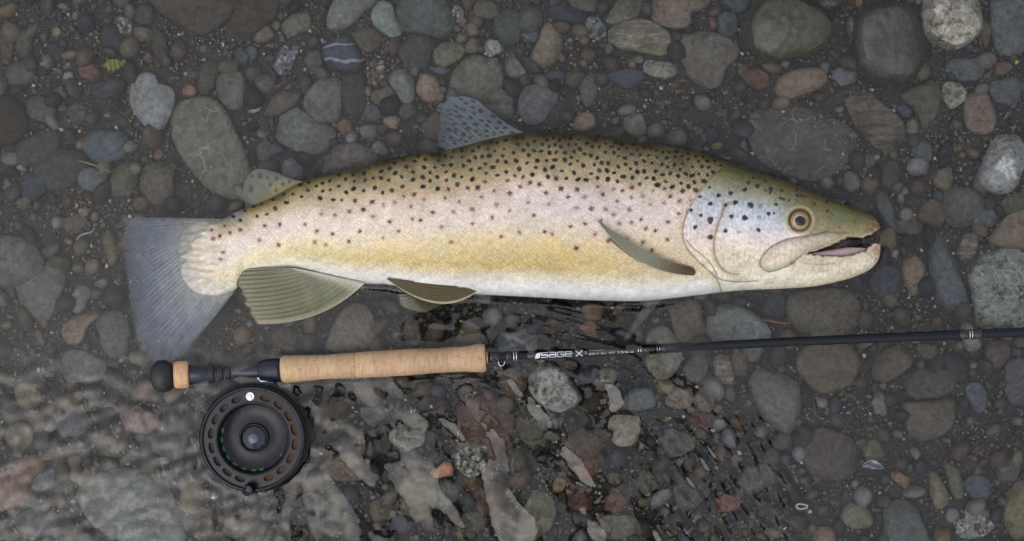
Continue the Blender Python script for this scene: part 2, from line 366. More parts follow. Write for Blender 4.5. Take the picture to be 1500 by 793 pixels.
# colour | kind | angular 0-1 | top over the bed in mm (blank = from size) | outline | description
STONES = """
74 66 54|plain|.3||P 205,-25 222,5 250,30 285,50 310,47 340,22 352,-5 330,-40 250,-45|huge smooth brown slab
70 60 48|plain|.5||P 342,18 352,0 400,-15 408,15 385,45 350,62 325,60|broad rusty brown slab
104 96 78|speckled|.3||E 182 38 12 18 8|tan gritty oblong stone
98 92 78|plain|.7||E 210 51 17 12 -5|square grey tan stone
112 58 44|plain|.4||E 132 106 18 12 -10|brick red flat pebble
122 128 134|plain|.3||P 212,97 198,112 191,130 191,155 205,178 222,193 240,188 252,165 257,140 250,127 233,122 230,112 222,105|pale grey stone with a notched edge
142 84 58|plain|.1||E 278 133 12 9 15|small orange round pebble
74 72 62|plain|.1||E 305 112 15 24 -10|dark olive egg shaped stone
92 95 88|plain|.1||E 340 131 24 27 10|round grey green stone
94 76 58|plain|.2||E 335 98 22 10 -6|flat tan pebble
78 82 88|speckled|.5||E 275 108 7 12 -15|black and white quartz chip
104 106 90|veined|.0||P 293,137 265,147 250,165 252,200 268,235 290,262 315,285 345,292 362,285 368,262 364,235 352,205 338,175 325,152 310,140|huge green grey oval boulder with thin white veins
56 48 34|plain|.1|9|P -30,140 10,138 32,152 42,175 36,200 10,215 -30,215|dark mossy brown boulder
80 80 76|plain|.1||E 60 160 21 20 0|dull round grey stone
52 56 66|plain|.4||E 82 76 15 14 0|dark blue squarish pebble
88 78 84|streaked|.5||E 115 166 18 14 -25|purple grey layered stone
56 60 72|plain|.4||E 150 132 17 15 10|inky blue stone
70 74 76|plain|.2||E 180 2 14 11 0|dark grey round pebble
54 58 68|plain|.3||E 165 55 19 19 0|dusky blue blunt stone
70 68 62|plain|.3||E 235 73 11 27 4|narrow upright grey stone
84 64 46|plain|.3||E 262 74 13 15 0|muddy brown stone
76 74 62|plain|.2||E 36 62 13 29 8|long dark olive stone
84 70 58|plain|.3||E 10 72 12 24 -12|brown narrow stone
80 80 76|plain|.2||E 30 110 24 18 0|soft grey cobble
58 66 66|plain|.5||E 212 22 17 14 0|dark teal stone
120 104 84|plain|.4||E 83 47 8 7 0|little tan pebble
116 108 90|plain|.4||E 113 25 7 7 0|cream pebble
66 76 82|plain|.2||E 355 82 11 13 0|blue grey pebble
126 84 58|plain|.3||E 299 72 7 6 0|tiny rusty pebble
98 96 76|plain|.0||E 435 36 23 16 28|olive oval stone
112 100 80|plain|.1||E 387 51 14 13 20|tan round pebble
104 108 102|plain|.2||P 490,-5 478,30 485,47 510,40 535,20 562,-5 520,-18|large grey green wedge stone
116 132 126|plain|.1||P 550,5 543,22 548,38 562,50 580,58 590,50 587,40 580,25 575,8 562,0|pale blue green curved stone
82 88 88|plain|.4||P 585,0 580,20 588,45 615,50 645,57 665,52 668,40 660,15 645,-6 610,-10|large slate grey blocky stone
112 100 98|speckled|.5||P 660,5 663,25 671,40 680,38 684,25 675,10|pinkish wedge with a quartz face
104 50 42|plain|.5||E 691 20 5 19 12|thin dark red sliver
92 86 70|plain|.3||E 712 15 19 16 0|olive brown stone
64 70 90|banded|.2||P 485,60 474,68 473,83 483,97 500,104 525,103 530,90 522,65 508,53|navy blue stone crossed by two white bands
88 80 68|plain|.4||P 515,42 518,58 535,77 550,74 562,55 545,40|brown grey angular stone
88 96 102|speckled|.3||P 420,60 438,58 441,70 430,95 412,118 401,112 402,90|long blue grey stone with white flecks
66 70 70|plain|.4||E 610 76 27 25 -10|charcoal square stone
102 102 78|plain|.7||P 638,65 630,98 650,100 683,83 680,70 662,62|olive green three cornered stone
108 96 78|plain|.2||E 692 44 9 11 0|small tan oval pebble
106 94 70|plain|.1||E 692 68 10 13 0|olive tan egg pebble
96 90 76|plain|.3||E 677 55 11 8 20|small dull buff pebble
120 120 116|marbled|.6||E 722 71 16 12 0|sparkling white and black quartz stone
100 100 88|plain|.2||P 655,142 662,110 680,86 700,81 716,87 727,84 737,105 737,130 715,152 690,154|large greenish grey twin lobed stone
92 92 88|streaked|.2||E 727 150 29 22 -15|grey stone with pale scratches
70 76 74|plain|.3||E 746 38 24 28 0|large dark green grey stone
106 110 108|plain|.2||P 570,107 568,118 580,135 590,152 605,150 608,125 603,106 585,102|grey tapering stone
140 106 74|plain|.1||E 628 130 18 21 0|orange tan round stone
78 78 76|plain|.3||E 598 163 14 13 0|dull grey pebble
98 98 92|veined|.3||P 447,140 445,155 455,175 475,182 498,175 502,130 495,112 475,112 458,125|grey stone with a rusty crease
60 62 62|plain|.2||P 500,112 502,150 510,175 525,180 535,165 537,130 530,108 512,104|tall charcoal stone
98 72 66|speckled|.6||P 545,85 555,80 566,100 568,112 558,125 545,128 538,108|wine red stone tipped with white quartz
98 94 80|plain|.5||E 562 141 18 13 25|olive grey flat pebble
76 84 90|plain|.4||E 545 166 13 14 0|slate blue square pebble
134 108 80|plain|.5||E 575 179 12 12 0|light tan rough pebble
102 84 66|plain|.2||E 506 187 12 12 20|brown rounded pebble
96 104 110|plain|.7||E 541 194 15 11 5|blue grey brick shaped pebble
102 92 86|plain|.1||P 470,258 477,232 490,215 512,208 535,214 558,230 545,246 500,258|purplish brown dome
110 106 98|plain|.8||P 540,217 556,206 565,215 570,228 552,226|light grey three cornered pebble
100 104 104|veined|.5||P 395,190 410,170 432,156 447,165 470,180 490,190 492,205 480,220 460,228 435,222 415,212 400,205|large blue grey stone covered in white veins
94 84 68|plain|.2||P 384,176 395,150 415,132 436,128 442,140 430,158 405,172|brown loaf shaped stone
96 102 106|plain|.4||P 413,243 418,234 430,231 440,240 444,256 440,266 415,262|blue grey stone against the fish
84 84 82|plain|.3||E 388 222 12 18 0|upright grey stone
138 140 138|marbled|.5||E 374 157 10 8 15|little white quartz pebble
92 86 76|plain|.4||E 388 122 14 16 20|dull grey brown stone
82 78 72|plain|.3||E 460 88 12 22 0|narrow dark brown stone
96 76 58|plain|.4||E 636 186 17 22 0|rust brown stone
110 106 110|plain|.6||P 738,86 746,76 762,92 772,110 760,119 742,108|pale lilac grey angular stone
76 84 92|plain|.3||E 645 104 13 6 -5|slim slate pebble
82 90 104|veined|.3||E 776 50 14 13 35|blue pebble with a pale vein
128 110 72|plain|.1||P 804,27 820,45 824,68 815,90 795,105 775,103 772,93 785,65 795,38|long mustard coloured stone
58 64 80|plain|.3||P 798,12 803,25 820,33 855,36 857,22 835,10 815,5|long navy stone
92 90 76|plain|.3||P 825,-5 840,12 862,18 878,14 872,-5 850,-14|olive half hidden stone
104 110 112|speckled|.5||P 857,28 870,24 884,34 888,50 875,60 860,48|blue grey lumpy stone
98 98 86|veined|.4||P 885,33 895,15 910,-2 938,-5 937,20 915,33 898,37|green grey stone split by a white line
124 98 72|plain|.4||P 950,-8 952,25 970,38 995,43 1010,38 1015,20 1030,15 1042,-2 1000,-16|big tan stone with orange stains
118 112 92|streaked|.1||P 890,45 893,60 910,73 940,78 970,82 985,72 988,52 970,38 940,28 915,30 900,37|large streaky tan grey oval stone
102 96 84|plain|.6||P 993,55 1005,47 1035,45 1060,53 1082,65 1080,85 1065,100 1055,125 1035,130 1015,120 1005,105 992,75|large square edged brown grey stone
70 76 80|plain|.3||P 1050,22 1062,15 1078,22 1080,45 1068,56 1052,48|dark slate stone
62 70 88|plain|.3||P 1050,-5 1062,8 1080,20 1095,14 1098,-6 1075,-14|navy stone cut by the photo edge
126 78 50|plain|.5||E 1044 32 5 12 0|rust red flake
66 70 84|plain|.1||P 882,113 895,105 920,100 940,103 945,120 925,131 905,127|flat blue black stone
128 120 108|rough|.7||E 967 102 24 14 -10|crusty white quartz lump
110 82 52|plain|.6||E 856 58 8 10 0|rusty square pebble
98 96 88|plain|.4||P 845,105 858,110 870,100 875,120 872,150 858,157 850,140|long grey upright stone
64 70 88|plain|.2||E 815 112 17 8 5|navy bean shaped pebble
94 98 102|plain|.3||P 760,140 770,127 795,122 812,125 820,140 810,160 795,180 775,184 760,168|big slate blue stone
152 108 70|plain|.1||E 856 180 17 15 10|orange oval pebble
106 106 94|plain|.2||E 930 185 18 19 0|round green grey pebble
60 66 82|plain|.4||E 886 156 6 9 0|small navy chip
110 62 46|plain|.5||P 1085,112 1105,100 1125,108 1132,122 1115,132 1095,125|brick red stone
104 98 82|plain|.2||E 935 88 12 6 0|small olive flat pebble
116 78 62|plain|.5||E 988 126 8 5 40|small red brown pebble
64 61 42|plain|.0|41|P 1087,30 1085,55 1095,75 1115,88 1135,92 1160,88 1195,80 1217,62 1221,40 1210,20 1180,3 1150,-6 1115,2 1095,16|huge glossy olive boulder rising out of the water
50 46 36|plain|.0|29|P 1178,-10 1190,10 1210,20 1230,14 1245,-6 1215,-25|dark wet boulder
58 55 50|plain|.1|31|P 1250,30 1248,60 1253,90 1260,110 1290,126 1330,122 1350,100 1357,65 1345,30 1330,8 1300,-4 1270,5|huge dark boulder half out of the water
138 132 116|rough|.3|31|P 1352,-4 1350,30 1355,55 1380,70 1400,73 1425,60 1437,40 1438,15 1435,-10 1390,-20|pale crusty pitted boulder
86 94 100|plain|.1||P 1450,0 1450,40 1460,75 1480,83 1500,75 1518,40 1512,-8 1480,-14|large slate blue boulder
132 104 74|plain|.1||P 1133,130 1140,115 1165,102 1205,98 1218,108 1215,120 1190,135 1160,146 1140,142|long tan finger shaped stone
92 96 102|plain|.6||E 1237 112 18 14 -15|blue grey angular pebble
96 84 66|plain|.4||E 1441 46 11 20 5|brown stone
96 88 76|streaked|.7||P 1233,150 1240,135 1258,123 1272,125 1285,145 1310,165 1330,190 1333,215 1320,232 1305,230 1280,215 1255,190 1245,165|long jagged brown grey slab
84 82 78|veined|.4|6|P 1085,165 1105,148 1150,150 1200,165 1245,185 1258,205 1240,240 1200,265 1150,258 1115,240 1095,205|huge flat dark stone with pale seams
92 88 74|plain|.5||P 1315,130 1345,118 1370,120 1378,140 1372,170 1355,190 1340,165 1320,145|olive grey flat stone
112 104 78|marbled|.5||E 1397 138 17 22 0|olive stone streaked with white
124 98 78|plain|.2||P 1412,140 1440,133 1452,150 1460,175 1450,195 1430,197 1415,185 1410,160|smooth tan brown stone
80 88 94|plain|.4||E 1415 102 27 19 0|dim slate stone
78 86 94|plain|.2||E 1475 134 28 19 -5|broad slate stone
112 76 58|plain|.4||E 1468 100 13 11 0|reddish brown pebble
66 76 96|plain|.2||E 1325 163 15 8 -38|small navy oval pebble
100 100 88|plain|.2||E 1336 186 10 12 0|small grey olive pebble
128 130 136|marbled|.3|31|P 1490,190 1470,193 1455,205 1440,235 1430,262 1445,278 1465,285 1485,278 1498,250 1508,220 1504,200|white and navy marbled boulder
108 110 106|plain|.1||E 1247 267 13 15 0|round pale grey pebble
110 98 78|plain|.4||E 1381 263 17 16 0|tan olive rounded stone
52 48 54|plain|.5||E 1384 226 12 22 -10|black purple stone
122 98 68|plain|.3||E 1425 225 11 7 -15|small golden brown pebble
84 90 92|plain|.4||E 1350 222 15 22 30|slate green stone
84 88 80|plain|.3||P 1375,280 1400,272 1435,280 1440,310 1415,332 1385,325|flat grey green stone
128 106 78|plain|.2||P 1448,358 1450,345 1475,315 1500,305 1520,318 1515,360 1482,364|large warm tan stone
84 92 98|plain|.3||E 1441 320 21 14 0|slate pebble
66 62 72|plain|.4||E 1448 299 11 10 0|small purple black pebble
84 82 66|plain|.2||P 1462,310 1470,290 1500,280 1515,295 1500,306 1478,314|olive stone
110 100 82|streaked|.5||P 1400,372 1410,345 1425,335 1433,345 1429,370 1415,386|streaked buff stone
120 128 120|rough|.2|14|P 1415,405 1430,380 1455,365 1480,360 1512,362 1530,420 1510,478 1460,481 1430,476 1425,450|large pale green crusted boulder
84 92 102|plain|.1|16|P 1358,340 1372,334 1385,345 1400,390 1418,440 1415,460 1400,468 1382,462 1368,430 1360,390|long slate blue stone
134 104 68|plain|.2||P 1320,385 1330,373 1350,375 1355,395 1345,430 1335,432 1322,410|orange tan tapered stone
92 74 64|plain|.4||E 1366 312 24 20 0|purplish brown stone
80 84 86|plain|.2||P 1278,274 1295,280 1308,305 1313,330 1306,342 1292,320 1282,300|long curved grey stone
102 94 66|plain|.2||E 1297 352 16 19 10|olive tan stone touching the jaws
140 138 128|plain|.4||E 1311 371 6 6 0|tiny pale pebble
82 80 66|plain|.3||E 1331 333 25 12 -5|dark olive flat stone
78 74 64|plain|.3||E 1304 255 15 19 0|dim brown stone
88 88 84|plain|.3||E 1272 236 11 11 0|small grey pebble
64 66 82|plain|.3||E 1296 411 28 24 10|dark indigo stone
98 90 76|plain|.3||P 1155,430 1200,418 1245,428 1262,450 1258,485 1200,496 1165,482 1152,455|large brown flat stone
60 62 78|plain|.3||E 1135 447 17 26 0|dark navy stone
102 92 74|plain|.2||P 1165,540 1170,515 1200,498 1240,503 1260,530 1255,555 1230,572 1200,575 1180,560|large brown rounded stone
96 88 72|plain|.3||P 1275,560 1280,530 1300,510 1330,508 1340,525 1325,545 1295,563|olive brown loaf stone
80 76 68|plain|.2||P 1318,560 1330,545 1355,540 1390,540 1402,555 1395,575 1370,583 1335,583|dark brown oval stone
98 88 76|plain|.2||P 1320,589 1395,587 1400,610 1385,635 1350,647 1328,630|broad brown half round stone
132 124 106|plain|.4||P 1405,478 1420,472 1428,485 1437,505 1432,517 1420,519 1410,500|pale tan stone lying under the rod
54 52 64|plain|.4||E 1400 537 17 24 25|black violet stone
92 76 70|plain|.2||E 1460 518 19 22 10|purple brown round stone
92 86 74|plain|.3||E 1359 514 15 12 0|small olive brown stone
114 120 112|plain|.5||E 1288 592 11 17 10|pale green upright pebble
98 102 92|plain|.1||P 1095,560 1110,538 1130,545 1150,548 1172,565 1175,600 1160,635 1140,630 1110,600|large grey green pear shaped stone
82 84 88|plain|.2||E 1490 560 22 38 0|large dim grey stone
80 88 98|plain|.4||E 1430 580 14 25 10|upright blue grey stone
120 118 104|plain|.1||P 945,495 955,480 975,478 990,495 1000,520 985,550 965,555 948,535|pale oval stone crossed by the rod
106 92 76|plain|.3||P 975,440 1020,438 1030,470 1035,498 995,501 985,480|tan brown stone
108 116 116|veined|.1||P 1030,475 1040,452 1065,445 1100,455 1128,480 1122,500 1050,502 1030,490|blue grey oval stone with pale veins
116 108 92|streaked|.3||P 1043,525 1055,518 1068,525 1075,550 1068,572 1050,558|buff upright stone
98 82 68|plain|.3||E 1084 530 14 18 0|brown upright stone
118 104 86|plain|.2||E 995 584 22 16 0|buff oval stone
112 94 84|plain|.3||E 1032 586 18 18 0|pinkish buff stone
84 90 94|plain|.3||E 1020 540 17 27 0|dim slate slab
92 98 100|plain|.3||E 1102 516 15 14 0|grey blue pebble
138 76 44|plain|.5||E 862 480 16 12 -10|orange red stone
132 136 128|rough|.5|22|P 770,545 785,530 815,535 840,560 855,585 845,605 815,605 790,590 775,570|green white quartz boulder
112 84 54|plain|.3||P 727,560 740,540 755,538 770,550 772,570 755,582 738,578|chestnut brown stone
70 60 50|plain|.4||E 868 588 16 18 -20|dark brown stone
150 142 120|plain|.1||P 893,612 905,604 935,610 938,630 930,650 908,656 893,640|cream coloured smooth stone
196 110 28|plain|.3||E 648 687 14 12 20|bright amber pebble
112 110 98|speckled|.5||E 691 672 29 26 0|grey speckled granite stone
104 96 70|plain|.1||P 583,722 590,700 610,685 635,693 643,725 630,755 605,768 588,750|large olive brown egg stone
90 92 84|plain|.2||E 657 720 15 16 0|grey green pebble
106 102 76|plain|.5||P 755,785 768,740 785,712 800,715 812,745 810,765 790,785 765,800|tall olive green stone
98 66 46|plain|.4|9|P 665,600 700,580 745,590 752,620 742,660 712,680 680,652|broad chestnut red slab
80 78 56|plain|.3||P 752,600 772,590 795,600 800,640 785,660 760,640|dark green brown stone
98 74 50|plain|.3||E 856 652 28 28 0|brown rounded cobble
130 66 40|plain|.4||E 860 686 17 14 25|rust red pebble
144 112 62|plain|.3||E 819 710 13 9 40|golden brown pebble
104 62 44|plain|.5||E 850 733 19 16 0|dark red stone
64 58 52|plain|.4||E 822 740 12 18 0|near black stone
132 60 44|plain|.5||E 1066 736 22 13 -10|brick coloured flat stone
124 110 92|plain|.2||P 475,512 490,470 510,445 540,450 552,490 548,514 500,520|large tan flat stone
114 104 88|plain|.2||E 604 488 13 22 0|buff narrow stone
116 102 84|plain|.3||P 664,507 680,470 700,476 714,505 690,515|tan triangular stone
102 108 114|plain|.1||E 760 503 37 20 -5|blue grey domed stone
88 82 72|plain|.3||E 415 495 22 17 10|dull brown stone
104 112 108|plain|.1||P 108,722 130,700 165,688 210,690 250,705 262,740 255,775 220,795 170,792 130,760|huge grey green sunken boulder
134 92 68|plain|.3||P -10,700 20,675 55,668 76,680 52,700 36,738 -10,748|large orange brown stone
116 82 72|plain|.5||E 205 616 30 20 -15|pinkish red stone
92 98 102|plain|.4||E 65 704 26 14 12|slate oval stone
98 92 66|plain|.2||E 110 686 10 21 0|olive upright pebble
112 96 70|plain|.3||E 30 640 22 22 0|tan brown stone
118 100 68|plain|.3||E 282 722 20 30 0|golden tan stone
100 106 104|plain|.1||E 242 785 30 22 0|grey dome at the water's edge of the photo
108 98 74|plain|.2||E 42 579 20 23 0|round tan olive stone
90 92 90|plain|.1||P -20,352 10,345 40,350 62,372 66,398 45,415 -20,420|large dull grey dome
96 98 96|plain|.4||P 22,420 48,392 82,378 98,395 92,430 72,470 42,468|grey slab
112 116 112|plain|.2||E 118 438 14 20 -20|light grey oval stone
124 106 86|veined|.2||P 90,486 100,468 130,458 152,462 132,477 120,502 100,504|tan stone laced with pale lines
86 92 96|plain|.3||E 168 488 24 36 25|slate upright stone
92 96 94|plain|.2||E 122 538 32 26 0|dull grey boulder
70 64 56|plain|.2||E 86 248 44 30 0|dark brown sunken boulder
54 62 74|plain|.1||E 50 272 22 20 0|round navy stone
82 90 98|plain|.2||E 135 262 26 17 -15|slate flat stone
88 86 66|plain|.3||P 158,268 175,243 198,240 201,270 186,292 165,287|olive triangular stone
92 84 70|plain|.2||E 232 268 27 31 0|olive brown round stone
72 82 92|plain|.2||E 156 215 33 27 20|large slate blue sunken stone
66 68 70|plain|.2||E 55 218 36 22 20|dim grey sunken slab
124 108 84|plain|.3||E 124 310 9 7 0|little tan oval pebble
104 92 68|plain|.2||E 163 362 10 28 8|narrow tan stone
98 88 78|plain|.3||E 110 328 20 13 0|dull pinkish grey stone
92 82 66|plain|.3||E 36 296 13 10 0|small olive brown pebble
84 76 68|plain|.3||P 1170,640 1200,625 1245,640 1260,675 1235,705 1190,695 1170,670|broad purple brown slab
104 100 78|plain|.2||P 1263,668 1272,645 1282,642 1293,655 1294,672 1275,678|olive pebble
152 96 48|plain|.4||E 1320 702 18 9 -38|orange brown pebble
124 102 66|plain|.1||P 1358,692 1368,688 1380,705 1392,735 1385,748 1370,745 1362,725|long golden brown stone
96 94 76|plain|.1||P 1380,675 1393,670 1405,690 1412,725 1405,735 1395,728|long olive stone
76 86 96|plain|.3||E 1432 713 22 18 0|dark blue stone
120 122 116|speckled|.2||P 1395,772 1400,755 1430,744 1455,754 1458,770 1440,786 1410,790|pale grey granular stone
114 112 88|plain|.1||E 1254 756 24 19 0|yellowish grey domed stone
86 94 96|plain|.2||P 1293,745 1320,730 1345,750 1362,795 1350,812 1300,812|large slate green stone
140 92 70|plain|.3||E 1208 787 18 16 0|salmon orange stone
122 108 56|plain|.5||P 1475,720 1500,700 1520,780 1490,795 1470,762|mossy yellow stone
118 94 64|plain|.3||E 1381 786 14 11 0|small honey coloured stone
82 88 90|plain|.4||E 1476 690 20 15 0|dim slate pebble
88 88 84|plain|.3||E 445 745 34 26 15|dim grey cobble
116 100 74|plain|.2||E 505 685 30 24 10|tan cobble veiled by the ripples
110 106 98|plain|.3||E 428 700 30 22 -20|light grey cobble
96 84 62|plain|.3||E 560 748 24 17 0|brown flat cobble
124 122 106|rough|.4||E 598 640 30 20 20|pale crusted cobble
84 66 46|plain|.4||E 480 600 34 20 20|dark chestnut cobble
86 88 88|plain|.4||E 545 610 22 15 0|charcoal cobble
104 98 88|plain|.3||E 360 775 34 20 0|greyish buff cobble
84 86 90|plain|.3||E 60 765 34 22 0|grey sunken cobble
88 90 94|plain|.3||E 105 620 26 22 0|blue grey sunken cobble
84 86 82|plain|.3||E 250 650 28 24 0|dull green grey cobble
96 88 76|plain|.3||E 160 655 20 16 0|dull brown cobble
92 90 88|plain|.2||E 1110 700 30 22 20|ash grey cobble
104 98 84|plain|.3||E 905 770 26 19 0|buff grey cobble
86 84 80|plain|.3||E 1010 720 30 24 30|dim grey cobble
92 94 90|plain|.3||E 990 650 26 20 0|soft grey cobble
104 60 60|plain|.4||E 1030 615 22 12 0|maroon stone
90 96 100|plain|.2||E 935 585 24 17 0|grey blue cobble
110 100 90|plain|.3||E 885 555 22 14 0|rosy grey cobble
98 64 42|plain|.4||E 720 730 28 22 20|red brown cobble
88 84 62|plain|.3||E 690 765 26 17 0|olive brown cobble
112 70 46|plain|.5||E 900 735 18 14 0|cinnamon coloured stone
82 80 66|plain|.4||E 950 705 22 16 0|moss brown stone
72 64 54|plain|.4||E 845 470 22 14 0|dark umber stone
"""

LANDMARKS = [
    ("the trout's open mouth", 1270, 358), ("the trout's eye", 1171, 323), ("the trout's forehead", 1170, 270),
    ("the trout's throat", 1120, 425), ("the trout's dorsal fin", 690, 170), ("the small fin near the tail", 385, 265),
    ("the trout's tail fin", 215, 420), ("the trout's anal fin", 430, 445), ("the trout's pelvic fin", 635, 430),
    ("the trout's white belly", 860, 440), ("the trout's spotted back", 920, 205), ("the lettering on the rod", 845, 518),
    ("the cork handle", 560, 535), ("the black reel", 375, 645), ("the black rod butt", 238, 550),
    ("the silver ring on the thin rod", 1420, 488), ("the glossy olive boulder", 1152, 45), ("the pale pitted boulder", 1395, 30),
    ("the white marbled boulder", 1467, 237), ("the pale green crusted boulder", 1465, 420),
    ("the white veined green boulder", 310, 215), ("the white banded navy stone", 501, 79), ("the bright amber pebble", 648, 687),
    ("the tall olive green stone", 785, 755), ("the long mustard coloured stone", 800, 67), ("the mossy brown boulder", 8, 175),
    ("the white ring shell", 1174, 742), ("the notched pale grey stone", 222, 148), ("the huge sunken boulder", 190, 740),
    ("the quartz boulder below the rod", 812, 570), ("the mossy yellow stone", 1490, 745), ("the big pear shaped stone", 1135, 585),
]
USED = set()
def where(px, py, k=0):
    ds = sorted((math.hypot(px - x, py - y), n, x, y) for n, x, y in LANDMARKS)
    ds = [d for d in ds if d[0] > 18]
    d, n, x, y = ds[k]
    ax, ay = px - x, py - y
    far = "just " if d < 75 else ("" if d < 150 else "well ")
    if abs(ax) > 2.2 * abs(ay): w = far + ("right of " if ax > 0 else "left of ")
    elif abs(ay) > 2.2 * abs(ax): w = far + ("below " if ay > 0 else "above ")
    else: w = far + ("below and " if ay > 0 else "above and ") + ("right of " if ax > 0 else "left of ")
    return w + n
def label_for(desc, px, py):
    for k in range(4):
        s = f"{desc} {where(px, py, k)}"
        if len(s.split()) <= 16 and s not in USED:
            USED.add(s); return s
    s = " ".join(desc.split()[-4:]) + " " + where(px, py, 0)
    USED.add(s)
    return s

def outline(spec):
    p = spec.split()
    if p[0] == "E":
        x, y, a, b, r = map(float, p[1:])
        return x, y, a, b, math.radians(r), None
    pts = np.array([[float(v) for v in q.split(",")] for q in p[1:]])
    c = (pts.max(0) + pts.min(0)) / 2
    return c[0], c[1], None, None, 0, pts

def radial(pts, cx, cy, nphi, rng, rough):
    """outline radius per angle (pixels) from a polygon or an ellipse tuple"""
    phi = np.arange(nphi) * 2 * math.pi / nphi
    if isinstance(pts, tuple):
        a, b, rot = pts
        t = phi + rot
        e = 2.25
        r = 1 / (np.abs(np.cos(t) / a) ** e + np.abs(np.sin(t) / b) ** e) ** (1 / e)
        r = r * (1 + rough * (0.09 * np.sin(2 * phi + rng.uniform(0, 6)) + 0.06 * np.sin(3 * phi + rng.uniform(0, 6)) + 0.04 * np.sin(5 * phi + rng.uniform(0, 6))))
        return phi, r
    c = crv(np.vstack([pts, pts[:1]]), 240)
    d = c - [cx, cy]
    an = np.arctan2(d[:, 1], d[:, 0]); rr = np.hypot(d[:, 0], d[:, 1])
    o = np.argsort(an)
    r = np.interp(phi, np.r_[an[o] - 2 * math.pi, an[o], an[o] + 2 * math.pi], np.r_[rr[o], rr[o], rr[o]])
    r = (np.roll(r, 1) + 2 * r + np.roll(r, -1)) / 4
    return phi, r

def stone_verts(px, py, pts, ang, ztop, half, seed, nphi, nlat):
    """closed stone: rings of points from the top to the underside, faceted by random cuts"""
    ang = .75 * ang + .22
    rng = np.random.default_rng(seed)
    phi, r = radial(pts, px, py, nphi, rng, 0.6 + ang)
    base = W(px, py, ztop - half)
    zc = ztop - half
    ring = W(px + r * np.cos(phi), py + r * np.sin(phi), zc) - base     # true size outline on the stone's widest level
    lat = np.linspace(0, 1, nlat)
    th = lat * math.pi
    ct = np.cos(th); st = np.sin(th)
    prof = st ** 0.62
    flat = 0.78
    V = []
    zz = np.sign(ct) * np.abs(ct) ** 0.9 * half
    P = np.empty((nlat, nphi, 3))
    P[:, :, 0] = ring[None, :, 0] * prof[:, None]
    P[:, :, 1] = ring[None, :, 1] * prof[:, None]
    P[:, :, 2] = zz[:, None]
    R0 = float(np.mean(np.hypot(ring[:, 0], ring[:, 1])))
    if ang > 0.05:                                   # broken faces
        Q = P / np.array([R0, R0, half])
        for _ in range(int(3 + 9 * ang)):
            n = rng.normal(size=3); n[2] = abs(n[2]) * 1.0 + 0.15; n /= np.linalg.norm(n)
            dcut = rng.uniform(0.62, 0.9) if n[2] > 0.5 else rng.uniform(0.85, 1.0)
            ex = np.maximum(0, Q @ n - dcut)
            Q = Q - (ex * min(1.0, ang * 1.3))[..., None] * n
        P = Q * np.array([R0, R0, half])
    # lumps
    f = 1 / (R0 * 0.9)
    q = P * f
    s1 = sines(q[..., 0] * 1.0 + q[..., 2], q[..., 1] - q[..., 2] * 0.6, 0.9, 2.6, 10, seed + 5)
    s2 = sines(q[..., 0] * 1.0 - q[..., 2], q[..., 1] + q[..., 2] * 0.6, 0.22, 0.6, 14, seed + 9)
    lump = (0.022 + 0.02 * ang) * s1 + (0.005 + 0.009 * ang) * s2
    env = np.clip(1 - prof, 0.25, 1)[:, None]
    P[:, :, 2] += lump * half * 2.2 * np.clip(ct, 0.1, 1)[:, None]
    P[:, :, :2] *= (1 + 0.25 * lump)[..., None] * 1.0
    return base, P

def stone_mesh(P):
    nlat, nphi, _ = P.shape
    top = P[0].mean(0); bot = P[-1].mean(0)
    verts = np.vstack([P[1:-1].reshape(-1, 3), top, bot])
    n = nlat - 2
    f = grid_faces(n, nphi, wrap=True).tolist()
    t, b = n * nphi, n * nphi + 1
    for j in range(nphi):
        k = (j + 1) % nphi
        f.append([t, k, j]); f.append([b, (n - 1) * nphi + j, (n - 1) * nphi + k])
    return verts, f

PLACED = [(1174, 742, 12, 14, 10), (168, 95, 14, 18, 12), (1280, 684, 14, 22, 10), (126, 343, 10, 16, 12)]          # (x, y, r) of stones so the gravel can keep off them
STONE_GAIN = 1.28
def add_stone(line_idx, rgb, kind, ang, top_mm, spec, desc, group=None, name=None, size_cap=None):
    cx, cy_, a, b, rot, pts = outline(spec)
    if pts is None:
        ext = (a, b); shape = (a, b, rot)
    else:
        ext = (np.ptp(pts[:, 0]) / 2, np.ptp(pts[:, 1]) / 2); shape = pts
    mn, mx = min(ext), max(ext)
    big = mx > 22
    bz = float(bedz(cx, cy_))
    hh = min(0.62 * mn * S, 0.013)
    over = (top_mm / 1000.0) if top_mm is not None else 0.30 * hh + 0.004 + 0.0022 * ((line_idx * 37) % 11) / 10
    ztop = bz + over + (0 if top_mm else hh * 0.35)
    half = max(0.62 * (ztop - bz), 0.003) if top_mm is None or top_mm < 12 else max(hh, (ztop - bz) * 0.6)
    if mx < 12: nphi, nlat = 20, 11
    elif mx < 24: nphi, nlat = 36, 18
    else: nphi, nlat = 64, 30
    if rgb[0] > 130 and kind == "plain" and mx < 14: nphi, nlat = 24, 13
    base, P = stone_verts(cx, cy_, shape, ang, ztop, half, 100 + line_idx, nphi, nlat)
    v, f = stone_mesh(P)
    nm = name or ("boulder" if mx > 32 else ("stone" if mx > 14 else "pebble"))
    o = mk(nm, v + base, f, SM[kind + '_wet' if (top_mm or 0) > 20 and kind + '_wet' in SM else kind], loc=base)
    c = lin(rgb) * STONE_GAIN
    c = c * 0.6 + 0.4 * c.mean()
    if c[0] > 1.7 * c[2]: c = c * .72 + .28 * c.mean()
    o.color = (float(c[0]), float(c[1]), float(c[2]), 1)
    tag(o, label_for(desc, cx, cy_), "pebble" if mx <= 14 else "stone", group)
    PLACED.append((cx, cy_, max(mn, 0.75 * mx), ext[0], ext[1]))
    return o

